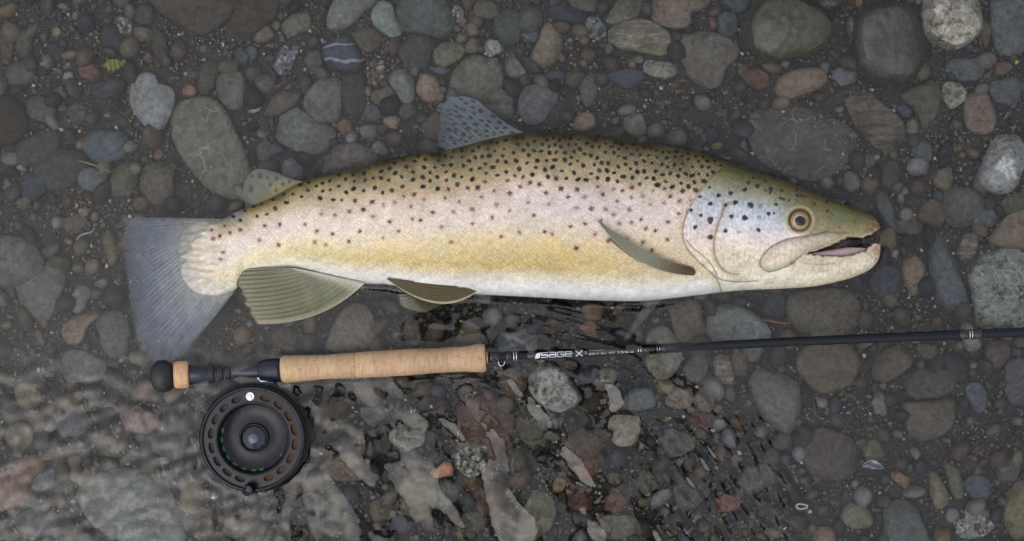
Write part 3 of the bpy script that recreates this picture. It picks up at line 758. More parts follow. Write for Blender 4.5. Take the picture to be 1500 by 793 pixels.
lines = [l for l in STONES.strip().splitlines() if l.strip()]
for i, l in enumerate(lines):
    c, kind, ang, top, spec, desc = l.split("|")
    add_stone(i, [int(v) for v in c.split()], kind, float(ang), float(top) if top.strip() else None, spec, desc, "stones on the riverbed")

# small pebbles that fill the gaps between the stones
PEB = [((110, 92, 72), "tan"), ((88, 86, 80), "grey"), ((74, 82, 92), "slate blue"), ((112, 76, 56), "rust brown"), ((96, 94, 74), "olive"),
       ((116, 114, 108), "pale"), ((58, 58, 62), "black"), ((92, 80, 68), "brown")]
SHP = ["round", "oval", "chipped", "flat", "lopsided"]
rng = np.random.default_rng(5)
cnt = 0
tries = 0
while cnt < 75 and tries < 6000:
    tries += 1
    x, y = rng.uniform(8, 1492), rng.uniform(8, 785)
    r = rng.uniform(6.5, 12)
    if 250 < x < 1285 and 215 < y < 430: continue
    if 290 < x < 465 and 560 < y < 730: continue
    if any(math.hypot(x - p[0], y - p[1]) < 0.85 * min(p[3], p[4]) + 0.9 * r or ((x - p[0]) / (p[3] + .8 * r)) ** 2 + ((y - p[1]) / (p[4] + .8 * r)) ** 2 < .9 for p in PLACED): continue
    (c, cn) = PEB[rng.integers(len(PEB))]
    sh = SHP[rng.integers(len(SHP))]
    asp = {"round": 0.95, "oval": 0.68, "chipped": 0.85, "flat": 0.6, "lopsided": 0.78}[sh]
    add_stone(400 + cnt, c, "plain", 0.6 if sh == "chipped" else 0.25, None,
              f"E {x:.1f} {y:.1f} {r:.1f} {r * asp:.1f} {rng.uniform(0, 180):.0f}", f"small {sh} {cn} pebble",
              "small pebbles between the stones", name="pebble")
    cnt += 1

# loose gravel: thousands of grains, one mesh
def grains(name, n, x0, x1, y0, y1, smin, smax, seed, dens=None, lift=0.0, sub=1, smooth=False, avoid=False, mat=None, pw=2.2):
    r = np.random.default_rng(seed)
    x = r.uniform(x0, x1, n * 2); y = r.uniform(y0, y1, n * 2)
    if dens is not None:
        k = r.uniform(0, 1, n * 2) < dens(x, y); x, y = x[k][:n], y[k][:n]
    else: x, y = x[:n], y[:n]
    size = smin * (smax / smin) ** (r.uniform(0, 1, len(x)) ** pw)
    if avoid:                                        # keep off the larger stones and off one another
        kx, ky, ks = [], [], []
        pl = np.array([(q[0], q[1], q[2], q[3], q[4]) for q in PLACED])
        for x_, y_, s_ in sorted(zip(x, y, size), key=lambda q: -q[2]):
            if ((((pl[:, 0] - x_) / (pl[:, 3] + .25 * s_)) ** 2 + ((pl[:, 1] - y_) / (pl[:, 4] + .25 * s_)) ** 2) < .86).any(): continue
            if kx and (np.hypot(np.array(kx) - x_, np.array(ky) - y_) < .68 * (np.array(ks) + s_)).any(): continue
            kx.append(x_); ky.append(y_); ks.append(s_)
        x, y, size = np.array(kx), np.array(ky), np.array(ks)
    n = len(x); size = size * S
    if sub == 0:
        bv = np.array([(1, 0, 0), (-1, 0, 0), (0, 1, 0), (0, -1, 0), (0, 0, 1), (0, 0, -1)], float)
        bf = np.array([(0, 2, 4), (2, 1, 4), (1, 3, 4), (3, 0, 4), (2, 0, 5), (1, 2, 5), (3, 1, 5), (0, 3, 5)])
    else:
        bmx = bmesh.new(); bmesh.ops.create_icosphere(bmx, subdivisions=sub, radius=1.0)
        bv = np.array([v.co[:] for v in bmx.verts]); bf = np.array([[v.index for v in f.verts] for f in bmx.faces]); bmx.free()
    q = r.normal(size=(n, 4)); q /= np.linalg.norm(q, axis=1, keepdims=True)
    w, a, b, c = q.T
    R = np.stack([1 - 2 * (b * b + c * c), 2 * (a * b - c * w), 2 * (a * c + b * w), 2 * (a * b + c * w), 1 - 2 * (a * a + c * c), 2 * (b * c - a * w),
                  2 * (a * c - b * w), 2 * (b * c + a * w), 1 - 2 * (a * a + b * b)], -1).reshape(n, 3, 3)
    sc = r.uniform(0.55, 1.15, (n, 1, 3)) * size[:, None, None]
    jit = 1 + r.normal(0, 0.16 if sub < 2 else 0.06, (n, len(bv), 1))
    if sub > 1: sc[:, :, 2] *= .75
    v = np.einsum('nij,nkj->nki', R, bv[None] * jit * sc)
    cpos = W(x, y, bedz(x, y))
    cpos[:, 2] += size * 0.35 + lift + r.uniform(0, 0.0018, n)
    v = v + cpos[:, None, :]
    f = bf[None] + (np.arange(n) * len(bv))[:, None, None]
    pal = lin(np.array([(84, 74, 60), (70, 66, 62), (96, 84, 66), (60, 62, 68), (104, 96, 84), (88, 70, 60), (52, 50, 48), (78, 80, 78), (150, 144, 132), (112, 88, 60)]))
    pr = np.array([.2, .18, .14, .12, .09, .06, .1, .07, .04, .03]); pr /= pr.sum()
    col = pal[r.choice(len(pal), n, p=pr)] * r.uniform(0.6, 1.25, (n, 1)) * (1.9 if sub < 2 else 1.22)
    if sub > 1: col = col * .7 + .3 * col.mean(1, keepdims=True); col = np.minimum(col, .19)
    o = mk(name, v.reshape(-1, 3), f.reshape(-1, 3), mat or tint_mat("gravel_grain", rough=0.6, nscale=800, bump=0.2, spec=.1), loc=(0, 0, -0.04), smooth=smooth,
           colors=np.repeat(col, len(bv), 0))
    return o
def dens(x, y):
    d = 0.42 + 0.0 * x
    for (cx, cy_, rx, ry) in ((960, 145, 150, 62), (1310, 460, 75, 55), (1430, 640, 90, 60), (690, 200, 70, 50), (560, 60, 120, 70), (1360, 200, 130, 60),
                              (100, 30, 110, 40), (120, 300, 120, 50), (820, 690, 90, 70), (1230, 600, 120, 70), (320, 60, 90, 70)):
        d = np.maximum(d, 1.0 * np.exp(-(((x - cx) / rx) ** 2 + ((y - cy_) / ry) ** 2)))
    return d
tag(grains("gravel", 70000, -40, 1540, -40, 830, 1.0, 5.0, 21, dens, lift=0.0006, sub=0), "coarse dark sand and fine gravel between the stones", "gravel", kind="stuff")
tag(grains("pebbles", 11000, -30, 1530, -30, 820, 3.6, 21, 23, lambda x, y: 1.25 - dens(x, y) * 1.0, sub=2, smooth=True, avoid=True, mat=tint_mat("small_pebble", rough=.6, nscale=260, bump=.5, spec=.1), pw=2.0),
    "countless small pebbles packed between the larger stones", "pebbles", kind="stuff")
def out(x, y): return (((x < -25) | (x > 1525) | (y < -25) | (y > 818)) * 1.0)
tag(grains("outer_gravel", 7000, -700, 2200, -550, 1350, 4, 42, 22, out), "stones and gravel of the riverbed beyond the photo", "gravel", kind="stuff")

# riverbed sheet
gx = np.linspace(-200, 1700, 260); gy = np.linspace(-150, 950, 160)
X, Y = np.meshgrid(gx, gy)
Z = bedz(X, Y) + 0.0012 * sines(X, Y, 25, 110, 30, 3)
vb = W0(X, Y, 0); vb[..., 2] = Z - 0.0005
vv, fb = with_apron(vb, -0.06)
tb = NT("wet_sand"); tcn = tb.n("ShaderNodeTexCoord")
n1 = tb.noise(tcn.outputs["Object"], 30, 4); n2 = tb.noise(tcn.outputs["Object"], 700, 4, 0.7)
cc = tb.mix(n1, (*[float(v) for v in lin((66, 60, 52)) * .9], 1), (*[float(v) for v in lin((60, 62, 64)) * .9], 1))
cc = tb.mix(0.9, cc, tb.ramp(n2, [(0.3, 0.35), (0.5, 0.9), (0.68, 1.9)]), 'MULTIPLY')
tb.l(cc, tb.bsdf.inputs["Base Color"]); tb.set(Roughness=0.5); tb.bump(n2, 0.8, 0.002)
tag(mk("riverbed", vv, fb, tb.m, loc=(0, 0, -0.04)), kind="structure")
# ------------------------------------------------------------------ water
TOP = np.array([(262, 366), (265, 350), (272, 338), (285, 328), (300, 323), (328, 320), (343, 312), (370, 301), (400, 288), (440, 267), (477, 258), (520, 247),
                (560, 235), (613, 225), (653, 220), (690, 211), (720, 203), (760, 195), (800, 194), (847, 198), (927, 207), (980, 215), (1033, 227),
                (1073, 241), (1113, 254), (1140, 262), (1197, 284), (1241, 301), (1265, 310), (1280, 318), (1287, 327), (1290, 338)], float)
BOT = np.array([(262, 380), (266, 402), (275, 418), (290, 430), (320, 433), (345, 425), (360, 406), (400, 397), (432, 395), (470, 403), (533, 415),
                (568, 417), (620, 426), (693, 431), (750, 434), (807, 437), (860, 440), (940, 441), (1020, 433), (1060, 428), (1100, 425), (1181, 421),
                (1231, 412), (1261, 402), (1278, 392), (1287, 380), (1290, 366)], float)
def meniscus(X, Y):
    """the surface climbs a little where it meets the fish, the handle and the reel"""
    h = np.zeros_like(X)
    k = TOP[:, 0] > 335; kb = BOT[:, 0] > 500
    for pts, a in ((TOP[k], .0012), (BOT[kb], .0022), (np.array([(414, 521), (475, 520), (560, 513), (640, 510), (711, 502)]), .0010), (np.array([(414, 562), (475, 557), (560, 552), (640, 546), (711, 546)]), .0014)):
        m = (X > pts[:, 0].min() - 25) & (X < pts[:, 0].max() + 25) & (Y > pts[:, 1].min() - 25) & (Y < pts[:, 1].max() + 25)
        d = dline(X[m], Y[m], pts)
        h[m] = np.maximum(h[m], a * np.exp(-d / 3.6))
    r = np.hypot(X - 371, Y - 642)
    return np.maximum(h, .0012 * np.exp(-np.abs(r - 79) / 3.6))
def ripple(X, Y):
    """surface height in metres at photo pixels"""
    def lap(l0, l1, n, seed, slope, ang=None, spread=math.pi):
        lm = math.sqrt(l0 * l1) * S
        return sines(X, Y, l0, l1, n, seed, ang, spread) * slope * lm / 6.283
    calm = lap(140, 420, 16, 41, 0.010)
    m_mid = sstep(505, 600, Y + 0.10 * (X - 700)) * sstep(395, 520, X) * (1 - sstep(900, 1080, X))
    m_patch = np.exp(-(((X - 800) / 130) ** 2 + ((Y - 490) / 38) ** 2))
    m_left = (1 - sstep(420, 560, X)) * sstep(500, 590, Y + 0.04 * X)
    m_dia = sstep(880, 1010, X) * (1 - sstep(1080, 1250, X)) * sstep(550, 690, Y)
    m_mid = np.maximum(m_mid, 0.55 * m_patch)
    h = calm
    h = h + m_mid * (lap(90, 230, 30, 42, 0.13, -0.6, 0.7) + lap(36, 90, 40, 43, 0.085, -0.8, 0.9) + lap(14, 26, 30, 53, 0.025))
    h = h + m_patch * lap(16, 34, 20, 48, 0.07, -1.5, 0.25)
    h = h + m_left * (lap(40, 120, 30, 44, 0.045) + lap(16, 40, 40, 45, 0.075))
    h = h + m_dia * (lap(13, 26, 34, 46, 0.15, -0.72, 0.22) + lap(40, 110, 16, 47, 0.04))
    h = h + 0.35 * sstep(420, 560, Y) * lap(30, 80, 20, 49, 0.012)
    edge = np.minimum.reduce([sstep(-150, -40, X), 1 - sstep(1560, 1650, X), sstep(-120, -30, Y), 1 - sstep(830, 910, Y)])
    return h * edge
nx, ny = 800, 460
gx = np.linspace(-150, 1650, nx); gy = np.linspace(-120, 910, ny)
X, Y = np.meshgrid(gx, gy)
vw = W0(X, Y, 0); vw[..., 2] = ripple(X, Y) + meniscus(X, Y)
vv, fw = with_apron(vw, 0.0)
tw = NT("clear_water")
g = tw.n("ShaderNodeBsdfGlass"); g.inputs["IOR"].default_value = WATER_IOR; g.inputs["Roughness"].default_value = 0.0
g.inputs["Color"].default_value = (0.97, 0.98, 0.985, 1)
tw.l(g.outputs[0], tw.out.inputs["Surface"])
water = tag(mk("water", vv, fw, tw.m, loc=(0, 0, 0)), kind="structure")

# ------------------------------------------------------------------ trout
TOP_C, BOT_C = crv(TOP, 900), crv(BOT, 900)
def ctop(x): return np.interp(x, TOP_C[:, 0], TOP_C[:, 1])
def cbot(x): return np.interp(x, BOT_C[:, 0], BOT_C[:, 1])
def half_thick(x):
    return np.interp(x, [262, 275, 300, 345, 400, 450, 600, 800, 1000, 1100, 1180, 1240, 1275, 1290],
                     [.0008, .0028, .0075, .0145, .020, .025, .034, .0385, .0375, .034, .0275, .020, .013, .006])
def mid_z(x):
    return np.interp(x, [262, 290, 330, 380, 450, 600, 1100, 1290], [-.0030, -.0030, -.0028, -.0012, .001, .003, .003, .003])
def sec(s): return np.sqrt(np.clip(1 - np.abs(s) ** 2.15, 0, 1))
GILL = [(1075, 236), (1067, 241), (1050, 252), (1038, 264), (1025, 281), (1011, 303), (1003, 322), (1000, 345), (1008, 366), (1022, 382), (1038, 397), (1050, 409), (1057, 428)]
GILL_C = crv(GILL, 60)
PREOP = crv([(1072, 296), (1063, 300), (1057, 316), (1050, 336), (1046, 359), (1048, 376), (1056, 391), (1068, 400), (1082, 402)], 40)
SUBOP = crv([(1006, 352), (1016, 364), (1030, 375), (1040, 385), (1047, 396), (1053, 408), (1075, 413), (1110, 412)], 40)
MAXI = crv([(1213, 339), (1181, 346), (1150, 352), (1126, 365), (1114, 381), (1115, 391), (1126, 398), (1140, 395), (1159, 387), (1171, 377), (1181, 370), (1201, 362), (1231, 350), (1245, 341), (1213, 339)], 70)
MOUTH = [(1177, 372), (1197, 365.5), (1221, 357), (1241, 346.5), (1261, 347.5), (1276, 343.5), (1286, 336), (1295, 333), (1293, 357), (1279, 358), (1268, 369), (1241, 377), (1213, 376.5), (1191, 374)]
NOTCH = [(1262, 351), (1271, 349), (1280, 345), (1287, 338), (1296, 332), (1296, 357), (1288, 358), (1281, 356.5), (1276, 359), (1266, 362)]
EYE = (1171.5, 323.0)

def lips(x, y):
    return x + 0.4 * sines(x, y, 7, 16, 20, 501), y + 0.55 * sines(x, y, 6, 15, 20, 502)
def head_relief(x, y):
    dz = np.zeros_like(x)
    gx_at = np.interp(y, GILL_C[:, 1], GILL_C[:, 0])
    d = dline(x, y, GILL_C)
    cover = (x > gx_at)
    dz += np.where(cover, 0.0026 * np.exp(-d / 30.0) * sstep(0, 2.0, d), 0) - 0.0006 * np.exp(-(d / 2.2) ** 2)
    d2 = dline(x, y, PREOP); dz -= 0.0011 * np.exp(-(d2 / 2.4) ** 2); dz += 0.0006 * np.exp(-((d2 - 6) / 5.0) ** 2)
    d3 = dline(x, y, SUBOP); dz -= 0.0007 * np.exp(-(d3 / 1.8) ** 2)
    inm = inpoly(x, y, MAXI); d4 = dline(x, y, MAXI, True)
    dz += np.where(inm, 0.0022 * sstep(0, 5, d4), 0) - 0.0009 * np.exp(-(d4 / 1.8) ** 2)
    r = np.hypot(x - EYE[0], y - EYE[1])
    dz += 0.0016 * np.exp(-((r - 20.5) / 3.4) ** 2) - 0.0030 * (1 - sstep(14.5, 18.5, r))
    xj, yj = lips(x, y); inn = inpoly(xj, yj, MOUTH); d5 = dline(xj, yj, MOUTH, True)
    dz += np.where(inn, -0.016 * sstep(0, 4.5, d5), 0.0012 * np.exp(-d5 / 4.0))
    tipw = np.exp(-(((x - 1284) / 12) ** 2)); dz += tipw * .0008 * sines(x, y, 4, 12, 24, 503) + .00018 * sines(x, y, 4, 14, 30, 504)
    # nostrils
    for nx_, ny_ in ((1212, 309), (1220, 312)):
        dz -= 0.0012 * np.exp(-(((x - nx_) / 2.0) ** 2 + ((y - ny_) / 2.6) ** 2))
    return dz

def fish_z(px, py, relief=False):
    px = np.asarray(px, float); py = np.asarray(py, float)
    t, b = ctop(px), cbot(px)
    s = np.clip((py - (t + b) / 2) / ((b - t) / 2), -1, 1)
    return mid_z(px) + half_thick(px) * sec(s)

NXF, NVIS, NHID = 860, 210, 36
xs = np.r_[np.linspace(262, 300, 60), np.linspace(301, 1000, 500), np.linspace(1001, 1290, NXF - 560)]
w = np.linspace(-1, 1, NVIS)
sv = 0.55 * w + 0.45 * np.sin(w * math.pi / 2)
t_, b_ = ctop(xs)[:, None], cbot(xs)[:, None]
PX = np.repeat(xs[:, None], NVIS, 1); PY = (t_ + b_) / 2 + (b_ - t_) / 2 * sv[None]
PZ = mid_z(xs)[:, None] + half_thick(xs)[:, None] * sec(sv)[None]
tl_ = PX[:, 0] < 360
_x, _y = PX[tl_], PY[tl_]
PZ[tl_] += (1 - sstep(285, 352, _x)) * (.0042 * np.clip((_y - 366) / 50, -1, 1) + .0007 * sines(_x * .4, _y, 7, 34, 40, 91))
hd = PX[:, 0] > 985
PZ[hd] += head_relief(PX[hd], PY[hd]) * np.clip(sec(sv)[None] * 2.0, 0, 1)
th = np.linspace(0, math.pi, NHID + 2)[1:-1]
sh = np.cos(th)                                   # bottom edge back to the top edge, underneath
HX = np.repeat(xs[:, None], NHID, 1); HY = (t_ + b_) / 2 + (b_ - t_) / 2 * sh[None] * 0.995
HZ = mid_z(xs)[:, None] - half_thick(xs)[:, None] * np.sin(th)[None] * 0.95
ax_ = np.concatenate([PX, HX], 1); ay_ = np.concatenate([PY, HY], 1); az_ = np.concatenate([PZ, HZ], 1)
fv = W0(ax_, ay_, az_)
zm = np.repeat(mid_z(xs)[:, None], NHID, 1)
fv[:, NVIS:, :2] = W0(HX, HY, zm)[..., :2]

# ---- skin colour
def stops(v, tab):
    vs = [a for a, _ in tab]; cs = np.array([lin(c) for _, c in tab])
    return np.stack([np.interp(v, vs, cs[:, k]) for k in range(3)], -1)
CAUD = crv([(352, 322), (318, 326), (286, 345), (281, 372), (285, 398), (298, 416), (322, 424), (350, 424)], 40)
FINC = (140, 145, 152)
def tailmix(x, y):
    """1 on the fin, 0 on the fleshy base, with a ragged edge between"""
    d = dline(x, y, CAUD)
    an = np.arctan2(y - 372, x - 345)
    inside = x > np.interp(y, [320, 345, 372, 398, 424], [352, 288, 281, 285, 340])
    rag = 1.5 * np.sin(an * 37 + 3 * np.sin(an * 5)) + sines(an * 60, np.hypot(x - 345, y - 372) * .4, 3, 26, 30, 77) * 4.5 + sines(x, y, 5, 16, 16, 78) * 2.5
    return sstep(-26, 46, np.where(inside, -d, d) + rag)
def skin(x, y):
    t, b = ctop(x), cbot(x)
    v = np.clip((y - t) / (b - t), 0, 1)
    n1 = sines(x, y, 30, 120, 24, 301); n2 = sines(x, y, 7, 22, 30, 302)
    vv = np.clip(v + 0.018 * n1 * (1 - sstep(.78, .88, v)), 0, 1)
    trunk = stops(vv, [(0, (60, 53, 28)), (.06, (100, 88, 56)), (.16, (138, 122, 84)), (.26, (170, 152, 120)), (.34, (204, 184, 166)), (.48, (216, 197, 182)),
                       (.58, (210, 192, 172)), (.68, (207, 184, 134)), (.79, (192, 166, 102)), (.845, (200, 182, 138)), (.90, (213, 207, 194)), (.95, (212, 211, 208)), (1, (200, 200, 200))])
    tailc = stops(vv, [(0, (96, 84, 46)), (.1, (146, 128, 80)), (.24, (196, 176, 150)), (.4, (214, 198, 188)), (.62, (212, 198, 180)), (.76, (208, 192, 148)), (.9, (214, 204, 176)), (1, (214, 208, 196))])
    wt = sstep(330, 600, x)[..., None]
    c = tailc * (1 - wt) + trunk * wt
    wp = (1 - sstep(280, 345, x + 6 * n2))[..., None]
    c = c * (1 - wp) + wp * lin((200, 188, 166))
    tl = x < 372
    we = np.zeros_like(x); we[tl] = tailmix(x[tl], y[tl]); we = we[..., None]
    c = c * (1 - we) + we * lin(FINC)
    # paler golden patch in front of the pelvic fin, pinker shoulder
    ws = (sstep(850, 985, x) * sstep(.50, .62, v) * (1 - sstep(.86, .92, v)))[..., None] * 0.6
    c = c * (1 - ws) + ws * lin((214, 196, 172))
    wb = (np.exp(-((x - 860) / 130) ** 2) * np.exp(-((v - .42) / .10) ** 2))[..., None] * 0.35
    c = c * (1 - wb) + wb * lin((200, 200, 212))
    wo = (np.exp(-((x - 640) / 160) ** 2) * np.exp(-((v - .28) / .07) ** 2) * np.clip(n2, 0, 2))[..., None] * 0.3
    c = c * (1 - wo) + wo * lin((176, 120, 60))
    c = c * (1 + 0.045 * n1 + 0.05 * n2)[..., None]
    sc = sstep(0.02, 0.12, v) * (1 - sstep(.87, .96, v)) * sstep(285, 330, x)
    sc = sc * (0.55 + 0.45 * sstep(.20, .34, v) + 0.45 * sstep(800, 960, x) * (1 - sstep(.2, .34, v)))
    sc = np.clip(sc, 0, 1)
    # head
    gxx = np.interp(y, GILL_C[:, 1], GILL_C[:, 0])
    hm = sstep(-5, 9, x - gxx + 2 * n2)
    H1 = stops(v, [(0, (72, 66, 36)), (.10, (104, 98, 60)), (.2, (142, 138, 104)), (.32, (172, 174, 174)), (.45, (206, 202, 204)), (.58, (222, 210, 204)), (.75, (212, 200, 172)), (.9, (216, 208, 190)), (1, (214, 206, 190))])
    H2 = stops(v, [(0, (70, 64, 36)), (.15, (104, 96, 58)), (.30, (128, 120, 84)), (.44, (150, 140, 104)), (.56, (190, 172, 142)), (.70, (204, 190, 160)), (.88, (216, 206, 184)), (1, (206, 192, 164))])
    wh = sstep(1130, 1195, x)[..., None]
    hc = H1 * (1 - wh) + H2 * wh
    for (bx, by, sx, sy, col, a) in ((1045, 305, 36, 24, (176, 184, 198), .42), (1112, 318, 30, 24, (176, 184, 198), .42), (1086, 312, 30, 22, (182, 188, 202), .4),
                                     (1226, 318, 12, 9, (84, 118, 84), .45), (1280, 332, 14, 12, (146, 116, 78), .6), (1286, 366, 9, 16, (150, 104, 76), .75), (1284, 338, 12, 7, (112, 84, 58), .7),
                                     (1030, 350, 22, 26, (222, 196, 182), .5), (1090, 365, 36, 26, (224, 206, 180), .5), (1150, 318, 9, 18, (150, 156, 140), .5),
                                     (1136, 372, 16, 18, (206, 176, 150), .35), (1200, 352, 20, 8, (214, 196, 186), .5), (1160, 385, 5, 4, (140, 108, 80), .7),
                                     (1170, 345, 28, 5, (226, 216, 204), .6)):
        a_ = (a * np.exp(-(((x - bx) / sx) ** 2 + ((y - by) / sy) ** 2)))[..., None]
        hc = hc * (1 - a_) + a_ * lin(col)
    n3 = sines(x, y, 3.5, 10, 40, 303)
    hc = hc * (1 + 0.06 * n1 + 0.06 * n2 + .055 * n3)[..., None]
    c = c * (1 - hm[..., None]) + hc * hm[..., None]
    sc = sc * (1 - hm)
    return c, sc, v

cols = np.zeros(ax_.shape + (4,))
c, sc, V = skin(PX, PY)
def paint(c, m, col): return c * (1 - m[..., None]) + m[..., None] * lin(col)
hx, hy = PX[hd], PY[hd]
hc = c[hd]
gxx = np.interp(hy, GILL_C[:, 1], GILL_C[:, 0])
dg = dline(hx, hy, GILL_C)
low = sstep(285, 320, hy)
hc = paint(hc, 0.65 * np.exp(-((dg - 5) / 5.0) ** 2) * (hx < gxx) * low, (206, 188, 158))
hc = paint(hc, (0.35 + .4 * low) * np.exp(-(dg / 1.2) ** 2), (92, 76, 56))  # gill-cover crease shade painted in as brown lines, here and along the folds below
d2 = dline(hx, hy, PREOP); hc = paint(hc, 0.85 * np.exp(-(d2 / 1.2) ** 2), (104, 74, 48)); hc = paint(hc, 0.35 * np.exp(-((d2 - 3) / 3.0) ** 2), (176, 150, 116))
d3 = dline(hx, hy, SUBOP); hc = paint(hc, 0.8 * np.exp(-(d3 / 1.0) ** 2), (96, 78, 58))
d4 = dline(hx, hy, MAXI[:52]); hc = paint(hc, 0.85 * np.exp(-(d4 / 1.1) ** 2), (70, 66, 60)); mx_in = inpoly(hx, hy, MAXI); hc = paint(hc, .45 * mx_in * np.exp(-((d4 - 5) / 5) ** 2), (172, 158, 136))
wl_ = np.array([(1178, 386), (1200, 388), (1222, 386)], float)
hc = paint(hc, 0.5 * np.exp(-(dline(hx, hy, wl_) / 1.3) ** 2), (112, 88, 70))
lx_, ly_ = lips(hx, hy); inn = inpoly(lx_, ly_, MOUTH); dm = dline(lx_, ly_, MOUTH, True)
hc = paint(hc, np.where(inn, sstep(0.3, 2.5, dm), 0), (34, 22, 19))
hc = paint(hc, np.where(inn, sstep(0.3, 2.5, dm) * (1 - sstep(1228, 1250, hx)), 0), (96, 82, 80))
hc = paint(hc, np.where(~inn, 0.55 * np.exp(-(dm / 3.0) ** 2), 0), (198, 172, 160))
r = np.hypot(hx - EYE[0], hy - EYE[1] + 1)
hc = paint(hc, 0.55 * np.exp(-((r - 20) / 3.0) ** 2), (190, 172, 130)); hc = paint(hc, 0.6 * (1 - sstep(14, 18, r)), (100, 94, 62))
hc = paint(hc, 0.9 * np.exp(-(((hx - 1212) / 2.2) ** 2 + ((hy - 309) / 2.8) ** 2)), (24, 22, 16))
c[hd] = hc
# ---- spots
SPOTS = []
for sx, sy in ((734, 347), (761, 341), (798, 340), (809, 343), (844, 364), (782, 316), (721, 319), (836, 332), (857, 328), (891, 353), (942, 355), (955, 367), (978, 351),
               (960, 338), (946, 335), (925, 326), (939, 322), (907, 328), (899, 315), (887, 307), (881, 323), (464, 339), (408, 359), (477, 359), (511, 354), (527, 339),
               (561, 349), (571, 325), (584, 339), (604, 321), (616, 323), (647, 333), (661, 355), (692, 328), (380, 352), (327, 370), (323, 380), (388, 331), (410, 329),
               (447, 329), (487, 343), (461, 355), (310, 337), (312, 350), (329, 331), (337, 341), (352, 337), (322, 346)):
    SPOTS.append((sx, sy, RNG.uniform(2.6, 3.5), 1, RNG.uniform(.65, .95)))
for u, v_, rr in ((288, 224, 14), (358, 211, 14), (240, 272, 15), (128, 310, 13), (185, 340, 12), (240, 368, 23), (152, 408, 15), (240, 466, 17), (328, 280, 12), (385, 265, 16),
                  (474, 280, 20), (362, 346, 14), (440, 354, 18), (578, 330, 13), (328, 430, 14), (520, 425, 15), (441, 190, 15), (460, 150, 13), (513, 170, 15), (592, 187, 17),
                  (655, 195, 11), (650, 240, 11), (622, 277, 11), (697, 252, 8), (610, 328, 8), (742, 192, 9), (745, 225, 11), (560, 140, 10), (490, 122, 8), (235, 178, 9), (180, 232, 11)):
    SPOTS.append((980 + u / 3.965, 230 + v_ / 3.965, rr / 3.965 * 0.95, 2, .88))
for u, v_, rr in ((532, 285, 14), (523, 352, 13), (405, 437, 12)):
    SPOTS.append((980 + u / 3.965, 230 + v_ / 3.965, rr / 3.965, 2, .4))
for sx, sy in ((1193, 299), (1211, 296), (1148, 292), (1174, 287), (1121, 279), (1128, 283)): SPOTS.append((sx, sy, 2.3, 2, .8))
rs = np.random.default_rng(77)
cand = 0
grid = [(s[0], s[1]) for s in SPOTS]
while cand < 26000:
    cand += 1
    x = rs.uniform(335, 1085); t, b = float(ctop(x)), float(cbot(x)); v = rs.uniform(.02, .62); y = t + v * (b - t)
    if x > np.interp(y, GILL_C[:, 1], GILL_C[:, 0]) - 5: continue
    if x < 470: dmin = np.interp(v, [0, .2, .26, .5], [11, 13, 26, 60])
    else:
        dmin = np.interp(v, [0, .12, .26, .34, .44, .52, .6], [8.5, 10.2, 12.2, 15.5, 21, 36, 80])
        if x > 700: dmin *= np.interp(x, [700, 860], [1, .88]); 
        if x > 860 and v > .4: dmin = min(dmin, 21)
    ga = np.array(grid)
    if (((ga[:, 0] - x) ** 2 + (ga[:, 1] - y) ** 2) < dmin * dmin).any(): continue
    grid.append((x, y))
    SPOTS.append((x, y, rs.uniform(2.3, 3.7) * np.interp(v, [0, .05, .2], [.75, .92, 1.1]), 0 if v < .27 else 1, rs.uniform(.8, .97) if v < .3 else rs.uniform(.5, .92)))
for (sx, sy, sr, kd, al) in SPOTS:
    i0, i1 = np.searchsorted(xs, sx - 2.2 * sr), np.searchsorted(xs, sx + 2.2 * sr)
    if i1 <= i0: continue
    bx, by = PX[i0:i1] - sx, PY[i0:i1] - sy
    an = np.arctan2(by, bx); ph = rs.uniform(0, 6.28)
    rr = np.hypot(bx * (0.92 if kd != 1 else 1.0), by)
    amp = (.10, .15, .08)[kd]
    sq = rs.uniform(.0, .28); edge = sr * (1 - sq * np.cos(an + ph) ** 2 + amp * np.sin((2, 4, 3)[kd] * an + ph) + .5 * amp * np.sin(5 * an + 2 * ph))
    m = min(1, al * 1.12) * (1 - sstep(edge - .8, edge + .8, rr))
    col = ((14, 10, 7), (52, 24, 20), (46, 34, 38))[kd] if not (kd == 1 and sx > 880) else (46, 30, 30)
    c[i0:i1] = paint(c[i0:i1], m, col)
    if kd == 1:
        m2 = .3 * al * np.exp(-((rr - edge - 1) / 1.6) ** 2)
        c[i0:i1] = paint(c[i0:i1], m2, (170, 96, 80))
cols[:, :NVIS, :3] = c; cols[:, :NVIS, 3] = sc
c2, _, _ = skin(HX, HY); cols[:, NVIS:, :3] = c2
SKIN_GAIN = 1.08
cols[..., :3] = np.clip(cols[..., :3] * SKIN_GAIN, 0.002, 0.85)

nt = NVIS + NHID
ff = grid_faces(NXF, nt, wrap=True)[:, ::-1]
fx, fy = ax_.reshape(-1)[ff].mean(1), ay_.reshape(-1)[ff].mean(1)
ff = ff[~(inpoly(fx, fy, NOTCH) & (fx > 1262))]
ffl = ff.tolist(); ffl.append(list(range(nt)))
ffl.append([(NXF - 1) * nt + j for j in range(nt)][::-1])
tf = NT("trout_skin")
at = tf.n("ShaderNodeAttribute", attribute_name="tint")
uvn = tf.n("ShaderNodeUVMap", uv_map="skin")
sx_ = tf.n("ShaderNodeSeparateXYZ"); tf.l(uvn.outputs[0], sx_.inputs[0])
wob = tf.n("ShaderNodeTexNoise"); wob.inputs["Scale"].default_value = 34; wob.inputs["Detail"].default_value = 2; tf.l(uvn.outputs[0], wob.inputs["Vector"])
wsp = tf.n("ShaderNodeSeparateColor"); tf.l(wob.outputs["Color"], wsp.inputs[0])
U = tf.math('ADD', tf.math('MULTIPLY', sx_.outputs[0], 1500 / 6.0), tf.math('MULTIPLY', wsp.outputs[0], 4.0))
